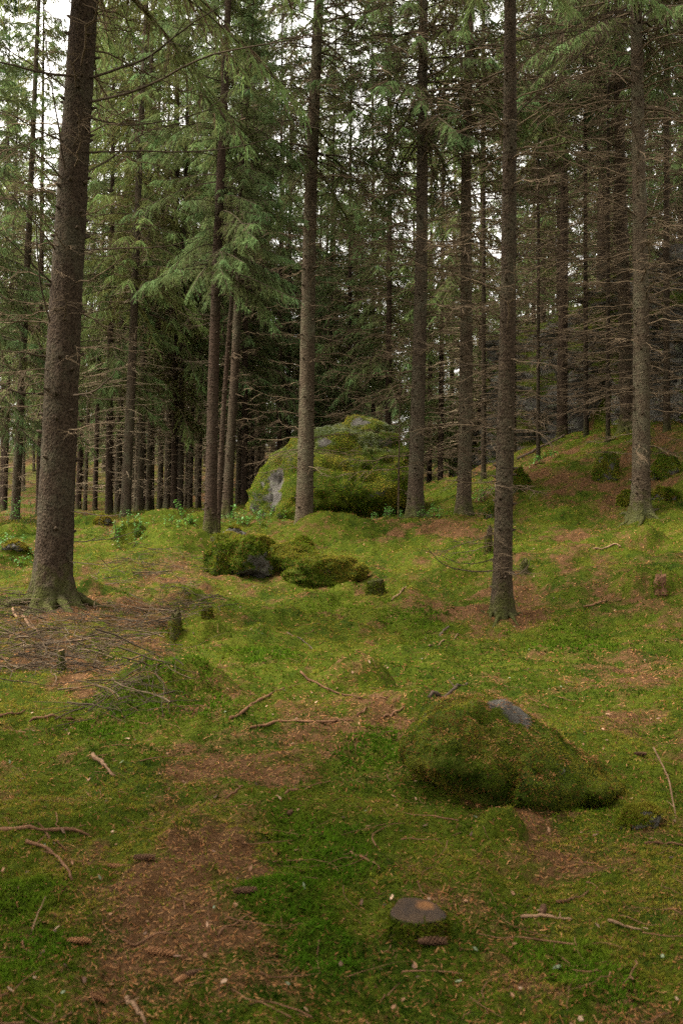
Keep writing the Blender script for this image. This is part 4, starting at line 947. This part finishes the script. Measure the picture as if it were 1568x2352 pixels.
STICKS = [
 ([(-30, 1920), (60, 1908), (130, 1910), (203, 1924)], 14, 'thick reddish fallen branch entering from the left edge in the foreground', STICK),
 ([(60, 1937), (110, 1955), (150, 1985), (168, 2028)], 11, 'curved reddish branch bending down below the thick left one', STICK),
 ([(104, 1914), (130, 1936), (152, 1956)], 6, 'short twig joining the two left foreground branches', STICK),
 ([(212, 1738), (240, 1762), (265, 1785)], 13, 'short pale pinkish peeled stick at left', STICKP),
 ([(530, 1652), (590, 1610), (652, 1582)], 9, 'slanting brown stick left of centre', STICK),
 ([(575, 1673), (650, 1658), (720, 1660), (812, 1660)], 8, 'long level brown stick below the slanting one', STICK),
 ([(690, 1545), (750, 1582), (830, 1608)], 7, 'stick running down the front of the brown hummock', STICK),
 ([(985, 1608), (1035, 1592), (1072, 1575)], 12, 'mossy dark stick above the foreground rock', STICKD),
 ([(805, 1960), (840, 1982), (872, 2002)], 7, 'thin stick above the sawn stump to its left', STICK),
 ([(1196, 2112), (1255, 2110), (1312, 2117)], 10, 'straight orange tan stick right of the sawn stump', STICKP),
 ([(1395, 2118), (1430, 2128), (1472, 2141)], 8, 'pale stick slanting at far right of the sawn stump', STICKP),
 ([(1278, 2076), (1315, 2066), (1352, 2050)], 8, 'reddish stick above the straight orange one', STICK),
 ([(1480, 1942), (1530, 1940), (1590, 1945)], 8, 'level stick at the right edge under the grey stone', STICK),
 ([(-10, 1652), (25, 1645), (58, 1636)], 7, 'thin stick at the left edge', STICK),
 ([(70, 1660), (120, 1650), (172, 1655)], 9, 'short stick right of the left edge one', STICK),
 ([(985, 1485), (1020, 1472), (1052, 1457)], 6, 'pale thin stick below the slim right trunk', STICKP),
 ([(290, 2305), (312, 2325), (335, 2362)], 14, 'pinkish stick end at the bottom edge', STICKP),
 ([(660, 1455), (710, 1480), (762, 1506)], 4, 'thin twig lying across the moss in mid clearing', STICKD),
 ([(520, 1838), (540, 1822), (556, 1808)], 7, 'short stick in the open moss left of centre', STICK),
 ([(655, 1828), (680, 1818), (712, 1808)], 7, 'short stick left of the foreground rock', STICK),
 ([(500, 2160), (545, 2125), (580, 2100)], 7, 'bent twig on the brown litter left of the sawn stump', STICK),
 ([(280, 2162), (330, 2168), (415, 2152)], 7, 'lichen spotted twig above the lone cone', STICK),
 ([(160, 1478), (220, 1470), (300, 1468), (345, 1466)], 8, 'pale stick lying on the brushwood by the big trunk', STICKP),
 ([(30, 1398), (60, 1430), (90, 1462)], 9, 'pale grey branch leaning over the brushwood at left', STICKP),
 ([(1340, 1396), (1385, 1388), (1425, 1380)], 6, 'short stick on the moss at right', STICK),
 ([(1188, 1056), (1240, 1030), (1295, 1003)], 9, 'dark fallen log on the needle slope below the cliff', STICKD),
 ([(900, 1385), (915, 1370), (932, 1352)], 6, 'pale chip of wood right of the squat stump', STICKP),
 ([(1360, 1262), (1405, 1255), (1425, 1262)], 6, 'pale crooked stick on the right slope', STICKP),
 ([(820, 1648), (835, 1640), (850, 1628)], 7, 'short stub of stick right of the long level one', STICK),
 ([(880, 1650), (905, 1638), (930, 1626)], 7, 'reddish stick left of the foreground rock top', STICK),
 ([(1100, 1740), (1130, 1752), (1160, 1738)], 5, 'small twig lying on the foreground rock', STICK),
]
for k, (pts, w, lab, m) in enumerate(STICKS): stick(pts, w, lab, m, None, k)
for k, (pts, w, lift, lab) in enumerate([
    ([(280, 1568), (330, 1570), (375, 1590), (394, 1618)], 3, [0, .10, .11, 0], 'thin dead twig arching over the large hummock, right one'),
    ([(150, 1588), (210, 1592), (250, 1598), (275, 1615)], 3, [.0, .06, .06, 0], 'thin dead twig arching over the large hummock, left one'),
    ([(1500, 1770), (1535, 1830), (1552, 1890)], 6, [.12, .10, 0], 'pale arching stem at the right edge of the foreground'),
    ([(70, 2150), (85, 2130), (105, 2105)], 5, [0, .03, .07], 'thin grass like stem at the lower left'),
    ([(1010, 1460), (1018, 1455), (1030, 1450)], 9, [0, .03, .05], 'stub of dead wood standing behind the pale thin stick')]):
    stick(pts, w, lab, STICKP if k in (2, 3) else STICK if k < 2 else STICKD, lift, 60 + k, 1)

def cone_mesh(seed, chewed=False):
    r = np.random.RandomState(seed); b = MB(); n = 26; t = np.linspace(0, 1, n)
    R = 0.018 * np.sin(np.pi * np.clip(0.10 + 0.83 * t, 0, 1)) ** 0.6
    V, F = tube(np.stack([0.11 * t - 0.055, 0 * t, 0.002 * np.sin(5 * t)], 1), R * 0.62, 10, True); b.add(V, F)
    K = 80; k = np.arange(K); tt = (k + 0.5) / K; a = k * 2.39996
    rr = 0.018 * np.sin(np.pi * (0.10 + 0.83 * tt)) ** 0.6; x0 = 0.108 * tt - 0.055
    for q in range(K):
        er = np.array([0, math.cos(a[q]), math.sin(a[q])]); et = np.array([0, -math.sin(a[q]), math.cos(a[q])]); ex = np.array([1, 0, 0]); c = np.array([x0[q], 0, 0]) + er * rr[q] * 0.72
        w = 0.0085; op = 0.9 if not chewed else 1.3
        V = np.stack([c - et * w, c + et * w, c + et * w * .8 + ex * .010 + er * .008 * op, c + ex * .014 + er * .0095 * op, c - et * w * .8 + ex * .010 + er * .008 * op]); b.add(V, [[0, 1, 2, 4], [4, 2, 3, 3]])
    return b
CB, CD = cone_mesh(1).mesh('spruce_cone', [CONE], False), cone_mesh(2, True).mesh('spruce_cone', [CONED], False)
for k, (px, py, a, s, me, lab) in enumerate([
    (258, 1996, .1, 1.0, CB, 'light brown spruce cone on bare litter below the curved branch'), (365, 2196, -.15, 1.1, CB, 'brown spruce cone lying level at lower left'),
    (420, 2258, .9, .9, CB, 'spruce cone pointing away near the bottom, nearer half of a touching pair'), (447, 2240, .5, .7, CD, 'dark small cone touching the one near the bottom'),
    (180, 2168, .0, .9, CB, 'small spruce cone at lower left above the bottom corner'), (330, 1977, .2, 1.0, CD, 'dark thin cone right of the light brown one'),
    (560, 2056, .3, 1.0, CD, 'dark cone beside the bright moss patch'), (1246, 2096, 1.3, .9, CD, 'dark cone just above the straight orange stick'),
    (990, 2172, .1, 1.1, CD, 'dark cone lying against the foot of the sawn stump'), (667, 1870, 1.2, .8, CD, 'dark cone in the open moss right of the bare litter'),
    (225, 2302, -.6, .8, CB, 'pinkish cone near the bottom left corner'), (1468, 1735, .2, .9, CD, 'dark cone at right beside the foreground rock')]):
    g = gp(px, py); tag(obj('spruce_cone', me, loc=(g[0], g[1], g[2] + 0.011 * s), rot=(k * 1.1, 0.06, a), scale=(s * 0.78, s * 0.6, s * 0.6)), lab, 'cone', 'fallen spruce cones')

def twig_pile(name, n, place, label, rmin=0.0015, rmax=0.004, Lr=(0.15, 0.7), mat=DEADW, hz=0.12, crook=0.03):
    b = MB(); r = np.random.RandomState(n)
    xs, ys = place(n, r); zs = H(xs, ys)
    for i in range(n):
        a = r.rand() * 6.28; L = Lr[0] + (Lr[1] - Lr[0]) * r.rand() ** 1.5; q = np.linspace(-.5, .5, 6); bend = r.randn() * 0.12
        xx = xs[i] + L * q * math.cos(a) - bend * L * q ** 2 * 4 * math.sin(a); yy = ys[i] + L * q * math.sin(a) + bend * L * q ** 2 * 4 * math.cos(a)
        zz = zs[i] + hz * r.rand() ** 2 + L * q * (0.25 * r.randn()) * min(1, hz * 8) + (0.05 * L * r.rand()) * (1 - 4 * q ** 2); zz = np.maximum(zz, H(xx, yy) + 0.004)
        xx = xx + np.cumsum(r.randn(6)) * crook * L; yy = yy + np.cumsum(r.randn(6)) * crook * L; zz = zz + np.abs(np.cumsum(r.randn(6))) * crook * L * 0.5
        V, F = tube(np.stack([xx, yy, zz], 1), (rmin + (rmax - rmin) * r.rand() ** 2) * (1.1 - 0.7 * (q + .5)), 4); b.add(V, F)
    tag(obj(name, b.mesh(name, [mat], True)), label, 'twigs', None, 'stuff')
BRUSH = [(gp(px, py), r_ / FPX) for px, py, r_ in [(120, 1460, 170), (40, 1440, 120), (260, 1470, 150), (60, 1520, 130), (330, 1420, 120), (180, 1530, 120), (300, 1600, 110), (420, 1400, 90), (330, 1310, 130), (10, 1400, 100)]]
def pl_brush(n, r):
    k = r.randint(0, len(BRUSH), n); g = np.array([BRUSH[i][0] for i in k]); s = np.array([BRUSH[i][1] for i in k]) * g[:, 1]
    return g[:, 0] + s * 0.5 * r.randn(n), g[:, 1] + s * 0.8 * r.randn(n)
twig_pile('brushwood', 760, pl_brush, 'tangle of dry dark twigs heaped round the big left trunk', 0.0015, 0.0065, (0.12, 0.75), DEADD, 0.13)
twig_pile('pale_brushwood', 300, pl_brush, 'few paler dry twigs on top of the dark brushwood by the big left trunk', 0.002, 0.007, (0.15, 0.8), DEADW, 0.16)
def pl_all(n, r):
    y = np.exp(np.log(2.6) + r.rand(n) * (np.log(22) - np.log(2.6))); return (r.rand(n) * 2 - 1) * 0.37 * y, y
twig_pile('scattered_twig', 420, pl_all, 'small twigs scattered over the moss', 0.0012, 0.0035, (0.06, 0.35), STICK, 0.01)

def leafy(px, py, w, h, n, label, seed, upright=False, tint=(0.075, 0.19, 0.028)):
    g = gp(px, py); k = g[1] / FPX; W_, Hh = w * k, h * k; r = np.random.RandomState(seed)
    t = tag(obj('leafy_plant', None, loc=g), label, 'plant', 'low leafy plants on the forest floor')
    b = MB(); bs = MB(); ns = max(6, n // 14)
    for s in range(ns):
        x0, y0 = W_ * 0.5 * r.randn() * 0.6, W_ * 0.4 * r.randn() * 0.6; z0 = H(g[0] + x0, g[1] + y0)[0] - g[2]; hh = Hh * (0.5 + 0.6 * r.rand()); tipx, tipy = 0.25 * hh * r.randn(2)
        q = np.linspace(0, 1, 5); S = np.stack([x0 + tipx * q ** 1.5, y0 + tipy * q ** 1.5, z0 + hh * q], 1); V, F = tube(S, 0.003 * (1 - .6 * q) + .0008, 3); bs.add(V, F)
        for m in range(max(4, n // ns)):
            f = 0.25 + 0.75 * r.rand(); c = np.array([np.interp(f, q, S[:, i]) for i in range(3)]); a = r.rand() * 6.28; l = (0.018 + 0.018 * r.rand()) * (1 + g[1] * 0.02)
            d = np.array([math.cos(a), math.sin(a), 0.35 * r.randn()]); wv = np.cross(d, [0, 0, 1.0]) * 0.42 * l; c = c + d * 0.01
            b.add(np.stack([c, c + d * l * .5 - wv, c + d * l, c + d * l * .5 + wv + [0, 0, .2 * l]]), [[0, 1, 2, 3]], 0, np.array(tint) * (0.6 + 0.8 * r.rand()))
    obj('stem', bs.mesh('stem', [DEADD], True), t)['kind'] = 'stuff'; f = obj('foliage', b.mesh('foliage', [LEAF], False), t)
for k, (px, py, w, h, n, lab) in enumerate([
    (300, 1226, 70, 34, 420, 'bright green leafy plant on the dark sided hummock'), (565, 1212, 110, 40, 600, 'bright leafy plants at the left foot of the boulder'), (40, 1260, 90, 30, 420, 'bright leafy plants at the left edge of the clearing'),
    (70, 1200, 60, 95, 260, 'tall leafy seedling left behind the big trunk'), (20, 1195, 50, 70, 160, 'leafy seedling at the far left edge'), (1105, 1150, 60, 40, 420, 'soft green plants between trunks at the slope foot'),
    (890, 1182, 60, 26, 300, 'leafy plants at the right foot of the boulder'), (1000, 1190, 60, 30, 300, 'leafy plants right of the flared trunk'), (1240, 1062, 70, 26, 260, 'low green plants on the needle slope'), (430, 1210, 60, 28, 200, 'small leafy plant just left of the dark pair'), (408, 1185, 30, 40, 90, 'little seedling under the distant trunks')]):
    leafy(px, py, w * 1.2, h * 0.9, int(n * 0.9), lab, 900 + k)
